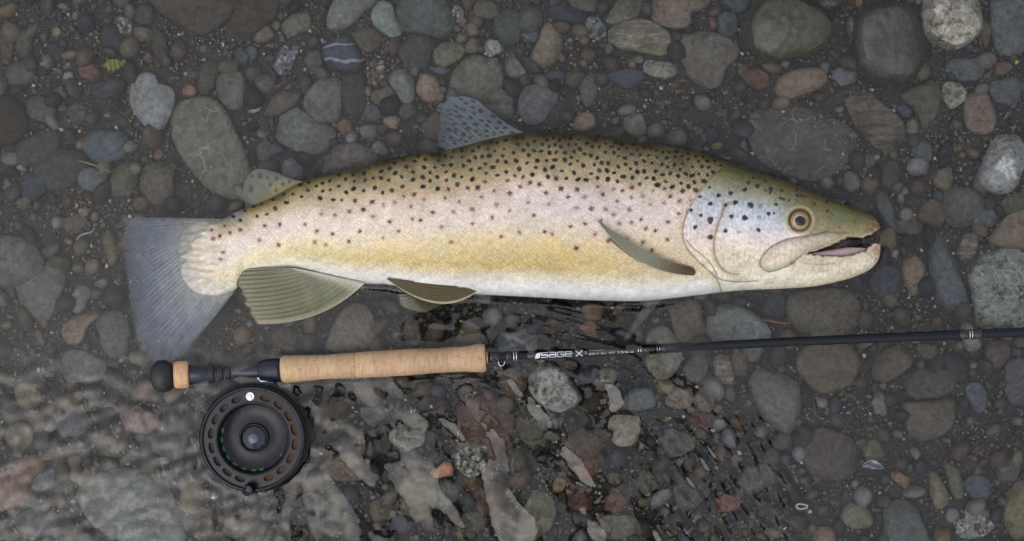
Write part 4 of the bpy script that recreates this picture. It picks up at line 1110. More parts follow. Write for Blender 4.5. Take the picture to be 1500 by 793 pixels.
Vv = tf.math('ADD', tf.math('MULTIPLY', sx_.outputs[1], 1500 / 5.2), tf.math('MULTIPLY', wsp.outputs[1], 4.0))
cb = tf.n("ShaderNodeCombineXYZ"); tf.l(tf.math('ADD', U, Vv), cb.inputs[0]); tf.l(tf.math('SUBTRACT', U, Vv), cb.inputs[1])
vo = tf.n("ShaderNodeTexVoronoi"); vo.inputs["Scale"].default_value = 1.0; vo.inputs["Randomness"].default_value = 0.42
tf.l(cb.outputs[0], vo.inputs["Vector"])
shade = tf.ramp(vo.outputs["Distance"], [(0.10, 1.26), (0.30, 1.06), (0.55, 0.94), (0.75, 0.82)])
one = tf.mix(at.outputs["Alpha"], (1, 1, 1, 1), shade)
tcn = tf.n("ShaderNodeTexCoord")
fn = tf.noise(tcn.outputs["Object"], 420, 4, 0.6)
colr = tf.mix(1.0, at.outputs["Color"], one, 'MULTIPLY')
bw = tf.n("ShaderNodeRGBToBW"); tf.l(at.outputs["Color"], bw.inputs[0])
dot = tf.math('MULTIPLY', tf.ramp(vo.outputs["Distance"], [(0.12, 1.0), (0.42, 0.0)]), at.outputs["Alpha"])
dot = tf.math('MULTIPLY', dot, tf.ramp(bw.outputs[0], [(0.02, 0.0), (0.10, 1.0)]))
colr = tf.mix(tf.math('MULTIPLY', dot, 0.40), colr, (0.60, 0.56, 0.50, 1))
colr = tf.mix(0.5, colr, tf.ramp(fn, [(0.3, 0.72), (0.7, 1.28)]), 'MULTIPLY')
tf.l(colr, tf.bsdf.inputs["Base Color"])
hgt = tf.math('ADD', tf.math('MULTIPLY', tf.math('SUBTRACT', 0.7, vo.outputs["Distance"]), at.outputs["Alpha"]), tf.math('MULTIPLY', fn, 0.25))
tf.bump(hgt, 0.8, 0.0009)
tf.set(Roughness=0.4, Coat_Weight=0.4, Coat_Roughness=0.14)
tf.bsdf.inputs["Specular IOR Level"].default_value = 0.3
tf.bsdf.inputs["Subsurface Weight"].default_value = 0.0
trout = empty("trout", tuple(W0(800, 330, -0.033)))
tag(trout, "large spotted brown trout lying on its side half out of the water", "fish")
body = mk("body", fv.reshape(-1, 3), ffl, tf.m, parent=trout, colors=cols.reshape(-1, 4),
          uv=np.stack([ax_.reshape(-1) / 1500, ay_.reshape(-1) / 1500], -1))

# ---- eye
def lathe_img(name, cx, cy, rad, zs, cols_, mat, parent, n=40, zoff=0.0, ell=1.0):
    """rings round a photo point, riding on the fish's flank"""
    a = np.linspace(0, 2 * math.pi, n, endpoint=False)
    V, C = [], []
    for r_, z_, c_ in zip(rad, zs, cols_):
        x = cx + r_ * np.cos(a); y = cy + r_ * np.sin(a) * ell
        V.append(W0(x, y, fish_z(x, y) + z_)); C.append(np.repeat(lin(c_)[None], n, 0))
    f = grid_faces(len(rad), n, wrap=True).tolist(); f.append([(len(rad) - 1) * n + j for j in range(n)])
    return mk(name, np.vstack(V), f, mat, parent=parent, colors=np.vstack(C))
eye_m = tint_mat("eye_gloss", rough=0.12, nscale=1500, bump=0.0, coat=0.8)
eye = lathe_img("eye", EYE[0], EYE[1] + .5, [15.4, 14.6, 14.0, 13.0, 11.6, 10.4, 9.7, 9.0, 8.3], [-.003, -.0012, -.0003, .0006, .0014, .0019, .0022, .0024, .0025],
                [(70, 62, 40), (92, 80, 50), (124, 104, 66), (150, 124, 78), (166, 134, 84), (146, 108, 70), (150, 116, 84), (206, 182, 152), (190, 160, 128)], eye_m, trout)
lathe_img("pupil", EYE[0] + 1, EYE[1] + 1, [8.4, 7.8, 5, 2, .5], [.0021, .0027, .0031, .0033, .0033], [(14, 14, 18)] * 5, eye_m, eye, n=32, ell=.96)

# ---- tongue and lining of the open mouth
def patch(name, up, lo, n, m, zf, colf, mat, parent, bulge=0.0):
    a, b = crv(up, n), crv(lo, n)
    t = np.linspace(0, 1, m)
    P = a[:, None] * (1 - t[None, :, None]) + b[:, None] * t[None, :, None]
    z = zf(P[..., 0], P[..., 1]) + bulge * np.sin(math.pi * t)[None] * np.sin(math.pi * np.linspace(0, 1, n))[:, None]
    V = W0(P[..., 0], P[..., 1], z)
    Vb = V.copy(); Vb[..., 2] -= 0.0012
    V2 = np.vstack([V.reshape(-1, 3), Vb.reshape(-1, 3)])
    f = grid_faces(n, m); k = n * m
    fl = f.tolist() + (f[:, ::-1] + k).tolist()
    loop = list(range(m)) + [i * m + m - 1 for i in range(1, n)] + [(n - 1) * m + j for j in range(m - 2, -1, -1)] + [i * m for i in range(n - 2, 0, -1)]
    for q in range(len(loop)):
        p0, p1 = loop[q], loop[(q + 1) % len(loop)]
        fl.append([p1, p0, p0 + k, p1 + k])
    C = colf(P[..., 0], P[..., 1], t[None] + 0 * P[..., 0]).reshape(-1, 3)
    return mk(name, V2, fl, mat, parent=parent, colors=np.vstack([C, C]))
flesh = tint_mat("mouth_flesh", rough=0.28, nscale=900, bump=0.15, coat=0.4)
patch("tongue", [(1190, 371), (1215, 367), (1240, 363), (1258, 363), (1270, 364)], [(1192, 375), (1215, 378), (1240, 378), (1258, 373), (1270, 368)], 30, 9,
      lambda x, y: fish_z(x, y) - 0.0058, lambda x, y, t: lin((186, 160, 164)) * (1 - 0.25 * t[..., None]), flesh, trout, bulge=0.003)

# ---- fins
def fin(name, roots, mids, tips, n, m, zr, zt, colf, mat, nray, proj, ray_h=0.0003, rag=0.0, lab=None, seed=1, thick=0.0005, zfun=None):
    a, b, d = crv(roots, n), (crv(mids, n) if mids is not None else None), crv(tips, n)
    if b is None: b = (a + d) / 2
    q = 2 * b - 0.5 * (a + d)
    rg = np.random.default_rng(seed)
    u = np.linspace(0, 1, n)
    ray = u * nray
    cut = 1 - rag * np.abs((ray * 0.5 % 1) - 0.5) - rag * np.interp(u, np.linspace(0, 1, nray), rg.uniform(0, .8, nray))
    t = np.linspace(0, 1, m)[None] * cut[:, None]
    t3 = t[..., None]
    P = (1 - t3) ** 2 * a[:, None] + 2 * t3 * (1 - t3) * q[:, None] + t3 ** 2 * d[:, None]
    rid = (0.5 + 0.5 * np.cos(2 * math.pi * ray))[:, None] * np.sin(math.pi * np.clip(t * .9 + .08, 0, 1))
    zr_ = np.interp(u, np.linspace(0, 1, len(zr)), zr)[:, None]; zt_ = np.interp(u, np.linspace(0, 1, len(zt)), zt)[:, None]
    z = zr_ * (1 - t) + zt_ * t + rid * ray_h
    if zfun is not None: z = z + zfun(P[..., 0], P[..., 1], t)
    V = proj(P[..., 0], P[..., 1], z)
    th_ = thick * (1 - 0.6 * t) * (0.3 + 0.7 * np.minimum(1, np.minimum(u, 1 - u) * 14))[:, None]
    Vb = V.copy(); Vb[..., 2] -= th_
    V2 = np.vstack([V.reshape(-1, 3), Vb.reshape(-1, 3)])
    f = grid_faces(n, m); k = n * m
    fl = f.tolist() + (f[:, ::-1] + k).tolist()
    loop = list(range(m)) + [i * m + m - 1 for i in range(1, n)] + [(n - 1) * m + j for j in range(m - 2, -1, -1)] + [i * m for i in range(n - 2, 0, -1)]
    for j in range(len(loop)):
        p0, p1 = loop[j], loop[(j + 1) % len(loop)]
        fl.append([p1, p0, p0 + k, p1 + k])
    C = colf(P[..., 0], P[..., 1], u[:, None] + 0 * t, t, rid)
    C4 = np.ones(C.shape[:2] + (4,)); C4[..., :C.shape[2]] = C
    C4 = C4.reshape(-1, 4)
    o = mk(name, V2, fl, mat, parent=trout, colors=np.vstack([C4, C4]))
    if lab: o["label"] = lab
    return o
fin_solid = tint_mat("fin_membrane", rough=0.32, nscale=700, bump=0.2, coat=0.3)
fin_clear = tint_mat("fin_clear", rough=0.4, nscale=700, bump=0.15, alpha=True)
def blend(*cw):
    tot = 0
    for col, w_ in cw: tot = tot + lin(col) * w_[..., None]
    return tot
def A(c, a): return np.concatenate([c, a[..., None]], -1)
# tail
def tail_col(x, y, u, t, rid):
    n = sines(x, y, 8, 40, 24, 61) * .6 + sines(u * 130 + 2 * t, t * 5, 2.2, 14, 40, 62) * .6
    w = 1 - tailmix(x, y)
    far_ = sstep(.15, .8, t)
    c = blend(((194, 185, 164), w), (FINC, (1 - w) * (1 - far_)), ((116, 126, 144), (1 - w) * far_)) * (0.88 + 0.20 * rid * np.minimum(1, t * 3) + 0.05 * n)[..., None]
    edge = np.exp(-(np.minimum(u, 1 - u) / .025) ** 2)
    c = c * (1 - .25 * edge[..., None]) + .25 * edge[..., None] * lin((176, 174, 164))
    return A(c, np.clip((1.02 - 0.95 * t ** 1.4 + 0.08 * rid + .06 * n) * (.45 + .55 * sstep(0, .05, u) * sstep(0, .05, 1 - u)), 0.02, 1))
fin("tail_fin", [(330, 321), (292, 330), (272, 352), (270, 385), (286, 418), (315, 429), (345, 426)], None,
    [(169, 318), (174, 352), (181, 400), (190, 455), (200, 515), (228, 540), (264, 528)], 300, 46, [-.0036, -.0042, -.0044, -.0044, -.0042, -.0038], [-.013, -.016, -.017, -.015, -.012, -.009],
    tail_col, fin_clear, 34, W, ray_h=0.0005, rag=0.06, lab="bluish translucent tail fin under the water")
# dorsal
DS = [(u / 7.5 + 620, v / 7.5 + 130, a / 7.5, b / 7.5, r) for u, v, a, b, r in (
    (415, 118, 28, 13, 5), (470, 160, 28, 15, 12), (550, 135, 30, 14, 25), (360, 197, 32, 10, 8), (440, 230, 44, 11, 18), (545, 205, 30, 12, 15), (632, 245, 30, 18, 18), (280, 235, 30, 12, 0),
    (360, 247, 28, 14, 5), (300, 283, 34, 10, 0), (395, 307, 46, 14, 10), (560, 270, 26, 15, 18), (520, 320, 26, 17, 15), (640, 350, 30, 11, 15), (768, 303, 32, 15, 22), (725, 363, 28, 13, 15),
    (838, 373, 30, 15, 18), (300, 338, 22, 9, 0), (230, 383, 52, 8, -3), (335, 390, 36, 14, 0), (452, 385, 28, 17, -15), (578, 394, 36, 14, 18), (700, 408, 28, 13, 18), (805, 432, 28, 11, 3),
    (900, 429, 30, 12, 10), (275, 450, 36, 17, 5), (352, 465, 24, 22, 10), (490, 440, 32, 18, -3), (586, 467, 27, 14, 0), (690, 468, 28, 13, 10), (440, 508, 26, 19, -35), (630, 505, 28, 10, 5),
    (772, 486, 26, 8, 0), (865, 480, 28, 9, 0), (975, 482, 34, 9, 0), (700, 522, 28, 8, -8), (520, 535, 26, 10, -15), (305, 543, 24, 18, 10), (410, 565, 22, 12, -20), (345, 575, 20, 10, 0), (220, 525, 24, 10, 0),
    (470, 583, 34, 7, -10), (350, 606, 26, 8, -15), (205, 570, 30, 8, 0), (780, 512, 22, 6, -5), (880, 525, 22, 7, 0), (1030, 413, 22, 11, 0), (215, 480, 28, 8, 0), (180, 450, 22, 8, 0))]
def dorsal_col(x, y, u, t, rid):
    c = blend(((120, 128, 122), 1 - sstep(0, .5, t)), ((94, 104, 116), sstep(0, .5, t))) * (0.86 + 0.2 * rid)[..., None]
    a = 0.93 - 0.45 * sstep(.45, 1.0, t) * sstep(.2, .8, u)
    for (sx, sy, ra, rb, rot) in DS:
        cr, sr = math.cos(math.radians(rot)), math.sin(math.radians(rot))
        bx, by = x - sx, y - sy
        m = 1 - sstep(.7, 1.3, np.hypot((bx * cr + by * sr) / ra, (-bx * sr + by * cr) / (1.3 * rb)))
        c = c * (1 - .97 * m[..., None]) + .97 * m[..., None] * lin((8, 11, 16)); a = np.maximum(a, m)
    return A(c, a)
fin("dorsal_fin", [(768, 194), (740, 199), (715, 205), (690, 212), (656, 221)], [(738, 178), (712, 176), (690, 185), (668, 200), (648, 217)],
    [(694, 142), (672, 138), (648, 143), (643, 170), (640, 214)], 170, 70, [.001, .001, 0, -.001], [-.003, -.006, -.007, -.006], dorsal_col, fin_clear, 15, W, ray_h=0.0005, rag=0.05,
    lab="bluish dorsal fin with black spots")
# adipose
def adi_col(x, y, u, t, rid):
    c = blend(((124, 114, 72), 1 - sstep(0, .6, t)), ((116, 112, 98), sstep(0, .6, t)))
    for sx, sy, ra in ((381, 258, 3), (368, 277, 3.2), (369, 258, 2), (396, 271, 2), (392, 260, 1.6), (405, 262, 2), (414, 270, 2), (424, 266, 1.8), (404, 279, 2)):
        m = 1 - sstep(.8, 1.6, np.hypot((x - sx) / ra, (y - sy) / (ra * 1.35)))
        c = c * (1 - .85 * m[..., None]) + .85 * m[..., None] * lin((36, 34, 28))
    return A(c, np.clip(1 - .35 * sstep(.5, 1, t) * u, 0, 1))
fin("adipose_fin", [(446, 266), (420, 279), (398, 291), (376, 301)], None, [(430, 264), (402, 252), (374, 248), (358, 266), (356, 290), (362, 300)], 60, 24, [.002, 0], [-.001, -.004], adi_col, fin_clear, 6, W, ray_h=0.0002,
    lab="small pale rayless fin with a few dark spots")
# anal
def anal_col(x, y, u, t, rid):
    n = sines(x, y, 10, 50, 20, 66)
    c = blend(((98, 100, 74), (1 - sstep(.1, .75, t))), ((76, 71, 30), sstep(.1, .75, t))) * (0.84 + 0.26 * rid + .08 * n)[..., None]
    e = (1 - sstep(0.0, .10, u))
    c = c * (1 - .5 * e[..., None]) + .5 * e[..., None] * lin((170, 162, 132))
    r_ = (1 - sstep(0, .16, t))
    c = c * (1 - .75 * r_[..., None]) + .75 * r_[..., None] * lin((190, 186, 168))
    tp = sstep(.8, 1, t) * (1 - sstep(0, .25, u))
    return c * (1 - .6 * tp[..., None]) + .6 * tp[..., None] * lin((120, 84, 40))
fin("anal_fin", [(535, 414), (500, 407), (468, 400), (432, 393)], [(462, 462), (440, 440), (420, 420), (392, 392)], [(368, 475), (356, 452), (347, 425), (343, 408), (350, 394)], 200, 40,
    [.010, .012], [.004, .006, .008], anal_col, fin_solid, 13, W0, ray_h=0.0005, rag=0.05, lab="olive anal fin with a ragged rear edge")
# pelvic (near) and its twin under the water
def pel_col(x, y, u, t, rid):
    c = blend(((92, 84, 56), 1 - t), ((80, 70, 42), t)) * (0.82 + .3 * rid)[..., None]
    e = 1 - sstep(0, .16, u)
    return c * (1 - .85 * e[..., None]) + .85 * e[..., None] * lin((206, 196, 170))
fin("pelvic_fin", [(706, 421), (704, 420), (702, 418)], [(643, 445), (640, 430), (648, 415)], [(568, 410), (567, 409), (566, 408)], 120, 40, [.013, .018], [.016, .020], pel_col, fin_solid, 9, W0, ray_h=0.0009,
    lab="olive pelvic fin with a cream lower edge")
def pel2(x, y, u, t, rid): return blend(((70, 70, 54), 1 - t), ((92, 84, 40), t)) * (0.7 + .4 * rid)[..., None]
fin("pelvic_fin", [(690, 432), (684, 430), (670, 428)], [(642, 450), (632, 440), (620, 430)], [(622, 458), (588, 450), (582, 430)], 60, 20, [-.004, -.003], [-.006, -.006], pel2, fin_solid, 8, W, ray_h=0.0006,
    lab="dark submerged pelvic fin of the far side")
# pectoral near side
def pec_col(x, y, u, t, rid):
    c = blend(((112, 90, 62), 1 - sstep(.05, .5, t)), ((158, 156, 136), sstep(.05, .5, t))) * (0.55 + .7 * rid)[..., None]
    e = 1 - sstep(0, .13, u)
    c = c * (1 - .6 * e[..., None]) + .6 * e[..., None] * lin((206, 202, 186))
    r_ = (1 - sstep(.0, .14, t))[..., None]
    return c * (1 - .7 * r_) + .7 * r_ * lin((76, 54, 38))
lift = lambda x, y, t: fish_z(x, y) + 0.0012 + 0.006 * np.sin(math.pi * np.clip(t, 0, 1)) * 0.6 + 0.003 * t
fin("pectoral_fin", [(1016, 404), (1019, 399), (1015, 392)], [(937, 383), (946, 374), (951, 369.5)], [(874, 321), (873.5, 320.5), (873, 320)], 110, 60, [0, 0], [0, 0], pec_col, fin_solid, 9, W0, ray_h=0.0010,
    zfun=lift, lab="folded grey olive pectoral fin with a brown root", thick=0.0012)
def pec2_col(x, y, u, t, rid): return blend(((120, 96, 56), 1 - t * .4), ((104, 78, 42), t * .4)) * (0.8 + .3 * rid)[..., None]
fin("pectoral_fin_fold", [(940, 386), (938, 383), (935, 380)], [(914, 369), (916, 364), (918, 361)], [(892, 350), (893, 349), (894, 348)], 40, 30, [0, 0], [0, 0], pec2_col, fin_solid, 5, W0, ray_h=0.0004,
    zfun=lambda x, y, t: fish_z(x, y) + 0.0012 + 0.001 * np.sin(math.pi * np.clip(t, 0, 1)), thick=0.0008)
def pec3_col(x, y, u, t, rid): return A(blend(((126, 130, 124), 1 - t), ((104, 110, 112), t)) * (0.8 + .3 * rid)[..., None], 0.62 - 0.4 * t)
fin("pectoral_fin", [(975, 430), (966, 430), (955, 430)], [(950, 462), (944, 460), (937, 458)], [(916, 503), (914, 502), (912, 500)], 40, 40, [-.006, -.006], [-.012, -.012], pec3_col, fin_clear, 5, W, ray_h=0.0004,
    lab="pale pectoral fin of the far side under the water")
# ------------------------------------------------------------------ rod
rod = empty("fishing_rod", tuple(W0(560, 533, -0.012)))
tag(rod, "black fly rod with a cork handle lying across the picture below the trout", "fishing rod")
AX = np.array([(190, 554, -.004), (238, 551, -.003), (265, 549, -.003), (345, 545, -.0098), (404, 542, -.005), (414, 541.5, -.001), (563, 532.75, -.0005), (712, 524.0, -.0028), (850, 517.3, -.0052),
               (965, 511, -.0046), (1125, 502.2, -.001), (1325, 494, .003), (1500, 486.6, .005), (1700, 478, .006)])
def axis(px):
    return np.interp(px, AX[:, 0], AX[:, 1]), np.interp(px, AX[:, 0], AX[:, 2])
def tube(name, xs_, rs_, mat, parent=rod, n=28, zoff=0.0, colors=None):
    xs_ = np.asarray(xs_, float); rs_ = np.asarray(rs_, float) * S
    y, z = axis(xs_); P = W0(xs_, y, z + zoff)
    sl = W0(xs_ + 1, axis(xs_ + 1)[0], axis(xs_ + 1)[1] + zoff) - W0(xs_ - 1, axis(xs_ - 1)[0], axis(xs_ - 1)[1] + zoff)
    mid = W0(712, 524, 0) - W0(414, 541.5, 0) if xs_[-1] < 714 and xs_[0] > 400 else sl[len(sl) // 2]; T = np.repeat((mid / np.linalg.norm(mid))[None], len(xs_), 0) if np.ptp(xs_) < 320 else sl / np.linalg.norm(sl, axis=1, keepdims=True)
    N = np.cross(np.array([0, 0, 1.0]), T); N /= np.linalg.norm(N, axis=1, keepdims=True); B = np.cross(T, N)
    a = np.linspace(0, 2 * math.pi, n, endpoint=False)
    V = P[:, None] + rs_[:, None, None] * (np.cos(a)[None, :, None] * N[:, None] + np.sin(a)[None, :, None] * B[:, None])
    f = grid_faces(len(xs_), n, wrap=True)[:, ::-1].tolist()
    f.append(list(range(n))); f.append([(len(xs_) - 1) * n + j for j in range(n)][::-1])
    return mk(name, V.reshape(-1, 3), f, mat, parent=parent, colors=colors)

def cork_mat():
    t = NT("cork"); tc = t.n("ShaderNodeTexCoord"); oi = t.n("ShaderNodeObjectInfo")
    mp = t.n("ShaderNodeMapping"); mp.inputs["Scale"].default_value = (150, 900, 900)
    t.l(tc.outputs["Object"], mp.inputs["Vector"])
    mp2 = t.n("ShaderNodeMapping"); mp2.inputs["Scale"].default_value = (520, 90, 90)
    t.l(tc.outputs["Object"], mp2.inputs["Vector"])
    grain = t.noise(mp2.outputs[0], 1.0, 4, 0.6)
    soft = t.noise(tc.outputs["Object"], 120, 3)
    fl = t.noise(mp.outputs[0], 1.0, 3, 0.6, 0.4)
    c = t.mix(soft, (0.47, 0.30, 0.17, 1), (0.56, 0.375, 0.225, 1))
    c = t.mix(1.0, c, oi.outputs["Color"], 'MULTIPLY')
    c = t.mix(0.68, c, t.ramp(grain, [(0.3, 0.6), (0.5, 1.0), (0.7, 1.2)]), 'MULTIPLY')
    c = t.mix(t.ramp(fl, [(0.31, 0.85), (0.37, 0.0)]), c, (0.10, 0.05, 0.025, 1))
    t.l(c, t.bsdf.inputs["Base Color"]); t.set(Roughness=0.6)
    t.bump(t.math('ADD', grain, t.ramp(fl, [(0.27, 0.0), (0.34, 1.0)])), 0.35, 0.0005)
    return t.m
cork = cork_mat()
def grip_r(x):
    return np.interp(x, [412, 418, 440, 475, 540, 600, 640, 680, 700, 708, 713], [18.8, 20.6, 19.3, 17.8, 19.2, 19.6, 18.2, 18.8, 21.0, 21.6, 18.5])
edges = np.linspace(414, 711.5, 12)
for k in range(11):
    a, b = edges[k], edges[k + 1]
    xx = np.array([a + .04, a + .3, *np.linspace(a + 1.2, b - 1.2, 7), b - .3, b - .04])
    rr = grip_r(xx); rr[0] -= .12; rr[-1] -= .12
    if k == 0: xx[0] -= 1.5; rr[0] -= 2
    o = tube("cork_ring", xx, rr, cork)
    s_ = RNG.uniform(.9, 1.08); o.color = (s_, s_ * RNG.uniform(.96, 1.02), s_ * RNG.uniform(.93, 1.02), 1)
blackr = simple("black_rubber", (30, 30, 33), rough=0.5, nscale=900, namt=.2)
seatm = simple("anodised_seat", (40, 44, 54), rough=0.3, metal=0.4, nscale=500, namt=.12, bump=.05)
blankm = simple("graphite_blank", (22, 25, 33), rough=0.35, spec=.25, nscale=700, namt=.12, bump=.03)
wrapm = simple("black_thread_wrap", (12, 12, 14), rough=0.25, nscale=2500, namt=.3, bump=.25, coat=.6)
steel = simple("bright_steel", (214, 214, 214), rough=0.18, metal=1.0, nscale=900, namt=.06, bump=0)
tube("butt_cap", [222, 224, 228, 234, 241, 247, 252, 255], [5, 15, 20.5, 23.5, 24.2, 22.8, 19.5, 15], blackr, n=40)
o = tube("butt_cork", [255.2, 256.5, 259, 266, 274, 276.5, 277.4], [17.6, 19.4, 20.1, 20.4, 20.2, 19.4, 17], cork, n=40); o.color = (1.15, 1.05, 1.0, 1); o["label"] = "single pale cork ring by the black butt"
tube("reel_seat", [277.6, 279, 300, 345, 400, 413.6], [14.4, 15, 14.6, 14.6, 15, 15.2], seatm, n=40)
for x0 in (305, 318, 329):
    kn = tube("locking_ring", [x0, x0 + .8, x0 + 3, x0 + 5, x0 + 7, x0 + 9, x0 + 9.8], [15, 17.6, 18.1, 17.2, 18.1, 17.6, 15], simple("knurled_black", (22, 22, 26), rough=.35, nscale=1600, namt=.5, bump=.8), n=48)
tube("hood", [382, 384, 396, 408, 413], [15.4, 18, 18.4, 18.2, 16.2], seatm, n=40, zoff=.0003)
tube("winding_check", [711.7, 712.4, 714.2, 715.2], [11.5, 12.2, 12.0, 9], simple("gold_check", (190, 168, 120), rough=.25, metal=1, namt=.05, bump=0), n=32)
bx = np.r_[715.3, np.linspace(725, 1700, 60)]
def blank_r(x): return np.interp(x, [715, 760, 1000, 1125, 1500, 1700], [8.2, 7.6, 7.0, 6.5, 6.6, 6.4])
tube("blank", bx, blank_r(bx), blankm, n=24)
for x0, x1 in ((717, 731), (741, 749), (772, 929), (942, 959.5), (969, 976), (1405, 1417), (1425.5, 1437)):
    xx = np.array([x0, x0 + 1.5, (x0 + x1) / 2, x1 - 1.5, x1]); tube("thread_wrap", xx, blank_r(xx) + np.array([.05, .45, .5, .45, .05]), wrapm, n=24)
for x0 in (752.4, 756.2, 934.6, 938.4, 962.2, 965.9, 1419.2, 1422.9):
    xx = np.array([x0 - .8, x0 - .4, x0 + .4, x0 + .8]); tube("silver_band", xx, blank_r(xx) + np.array([.2, .75, .75, .2]), steel, n=24)
# hook keeper: bent wire
def wire(name, pts, r, mat, parent, n=8, closed=False):
    P = np.asarray(pts, float)
    T = np.gradient(P, axis=0); T /= np.linalg.norm(T, axis=1, keepdims=True)
    ref = np.array([0.13, 0.21, 1.0]); N = np.cross(ref, T); N /= np.linalg.norm(N, axis=1, keepdims=True); B = np.cross(T, N)
    a = np.linspace(0, 2 * math.pi, n, endpoint=False)
    V = P[:, None] + r * (np.cos(a)[None, :, None] * N[:, None] + np.sin(a)[None, :, None] * B[:, None])
    f = grid_faces(len(P), n, wrap=True)[:, ::-1].tolist() + [list(range(n)), [(len(P) - 1) * n + j for j in range(n)][::-1]]
    return mk(name, V.reshape(-1, 3), f, mat, parent=parent)
yk, zk = axis(734.5)
hk = [(729.8, yk + 6.2), (730.2, yk + 9), (731.6, yk + 12), (734.6, yk + 13.4), (737.6, yk + 12), (739, yk + 9), (739.4, yk + 6.2)]
hk = crv(hk, 30); wire("hook_keeper", W0(hk[:, 0], hk[:, 1], float(zk) + .0035), .00042, steel, rod)

# lettering on the blank: strokes and type wrapped round the rod
white = simple("white_print", (228, 230, 232), rough=.4, nscale=800, namt=.04, bump=0)
def wrap(px, off):
    """px along the rod, off across it (pixels, up is positive) -> point on the blank's upper side"""
    y, z = axis(px); R = (blank_r(px) + .75) * S
    a = np.clip(off * S / R, -1.5, 1.5)
    C = W0(px, y, z)
    slope = np.interp(px, AX[:, 0], np.gradient(AX[:, 1], AX[:, 0]))
    C[..., 0] += R * np.sin(a) * slope * 0.9; C[..., 1] += R * np.sin(a); C[..., 2] += R * np.cos(a) + 0.00003
    return C
def strokes(name, items, wid, x0, sx, y0, sy):
    V, F = [], []
    for pl in items:
        P = np.array(pl, float); P[:, 0] = x0 + P[:, 0] * sx; P[:, 1] = y0 + P[:, 1] * sy
        for p0, p1 in zip(P[:-1], P[1:]):
            d = p1 - p0; L = np.hypot(*d); d = d / L; nrm = np.array([-d[1], d[0]]) * wid / 2; e = d * wid * .45
            q = np.array([p0 - e + nrm, p0 - e - nrm, p1 + e - nrm, p1 + e + nrm])
            ns = max(2, int(L / 1.5) + 1)
            for t0, t1 in zip(np.linspace(0, 1, ns)[:-1], np.linspace(0, 1, ns)[1:]):
                k = [q[0] + (q[3] - q[0]) * t0, q[1] + (q[2] - q[1]) * t0, q[1] + (q[2] - q[1]) * t1, q[0] + (q[3] - q[0]) * t1]
                b = len(V); V += [wrap(float(p[0]), float(p[1])) for p in k]; F.append([b, b + 1, b + 2, b + 3])
    return mk(name, np.array(V), F, white, parent=rod, smooth=False)
LS = [(10, 7), (1, 7), (0, 6.2), (0, 4.3), (1, 3.6), (9, 3.6), (10, 2.8), (10, .8), (9, 0), (0, 0)]
LA = [(1, 7), (9, 7), (10, 6.2), (10, 0), (1, 0), (0, .8), (0, 2.8), (1, 3.6), (10, 3.6)]
LG = [(10, 7), (1, 7), (0, 6.2), (0, .8), (1, 0), (9, 0), (10, .8), (10, 3.5), (5.5, 3.5)]
LE = [(10, 0), (1, 0), (0, .8), (0, 6.2), (1, 7), (9, 7), (10, 6.2), (10, 4.2), (9, 3.5), (.5, 3.5)]
sh_ = lambda L, dx: [(x + dx, y) for x, y in L]
strokes("lettering", [sh_(LS, 0), sh_(LA, 12.6), sh_(LG, 25.2), sh_(LE, 37.8)], 1.5, 793, .92, -3.6, 1.0)
strokes("lettering", [[(0, 0), (9, 8)], [(0, 8), (9, 0)]], 1.9, 843.5, .98, -4.2, 1.0)
strokes("emblem", [[(0, 0), (.8, 3.5), (2.2, 6.4)], [(2.6, .4), (3.2, 4), (4.6, 7.4)], [(5.2, 1.8), (5.6, 4.6), (6.6, 8)], [(0, 0), (5.2, 1.4)]], 1.9, 784.5, .98, -4.4, 1.0)
strokes("lettering", [[(0, 0), (0, 6)]], .6, 858, 1, -3, 1)
def small_text(txt, size, x0, y0):
    cu = bpy.data.curves.new("lettering", 'FONT'); cu.body = txt; cu.size = size
    o = bpy.data.objects.new("lettering_source", cu); COL.objects.link(o)
    me = bpy.data.meshes.new_from_object(o.evaluated_get(bpy.context.evaluated_depsgraph_get()))
    v = np.array([p.co[:] for p in me.vertices]); f = [list(p.vertices) for p in me.polygons]
    bpy.data.objects.remove(o); bpy.data.curves.remove(cu); bpy.data.meshes.remove(me)
    return mk("lettering", np.array([wrap(x0 + a[0] * 1.35, y0 + a[1]) for a in v]), f, white, parent=rod, smooth=False)
small_text("890-4  8w  9'0\"  3 3/16 oz", 4.6, 862, -3.4)
strokes("lettering", [[(k * 2.6, 0), (k * 2.6 + 1.3, .3 * (k % 2))] for k in range(9)], .55, 863, 1, 3.0, 1)

# ------------------------------------------------------------------ reel
RC = W0(369.5, 643.5, 0.0105)
RF = S * (H - 0.0105) / H
reel = empty("fly_reel", (RC[0], RC[1], RC[2] - 0.038))
tag(reel, "round black fly reel with slotted spool half under the water below the rod seat", "fishing reel")
def rlathe(name, prof, mat, parent=reel, n=96, closed=False, dx=0, dy=0, colors=None):
    """prof: (radius px, z mm below the face)"""
    a = np.linspace(0, 2 * math.pi, n, endpoint=False)
    V = []
    for r_, z_ in prof:
        V.append(np.stack([RC[0] + (dx + r_ * np.cos(a)) * RF, RC[1] + (-dy + r_ * np.sin(a)) * RF, np.full(n, RC[2] + z_ / 1000)], -1))
    f = grid_faces(len(prof), n, wrap=True).tolist()
    if closed: f += [[(len(prof) - 1) * n + j, j, (j + 1) % n, (len(prof) - 1) * n + (j + 1) % n] for j in range(n)]
    if prof[-1][0] < 1: pass
    return mk(name, np.vstack(V), f, mat, parent=parent, colors=colors)
gun = simple("gunmetal_anodised", (27, 28, 34), rough=.24, metal=.45, nscale=260, namt=.25, bump=.08)
dark = simple("black_anodised", (16, 16, 20), rough=.22, metal=.4, nscale=400, namt=.2, bump=.05)
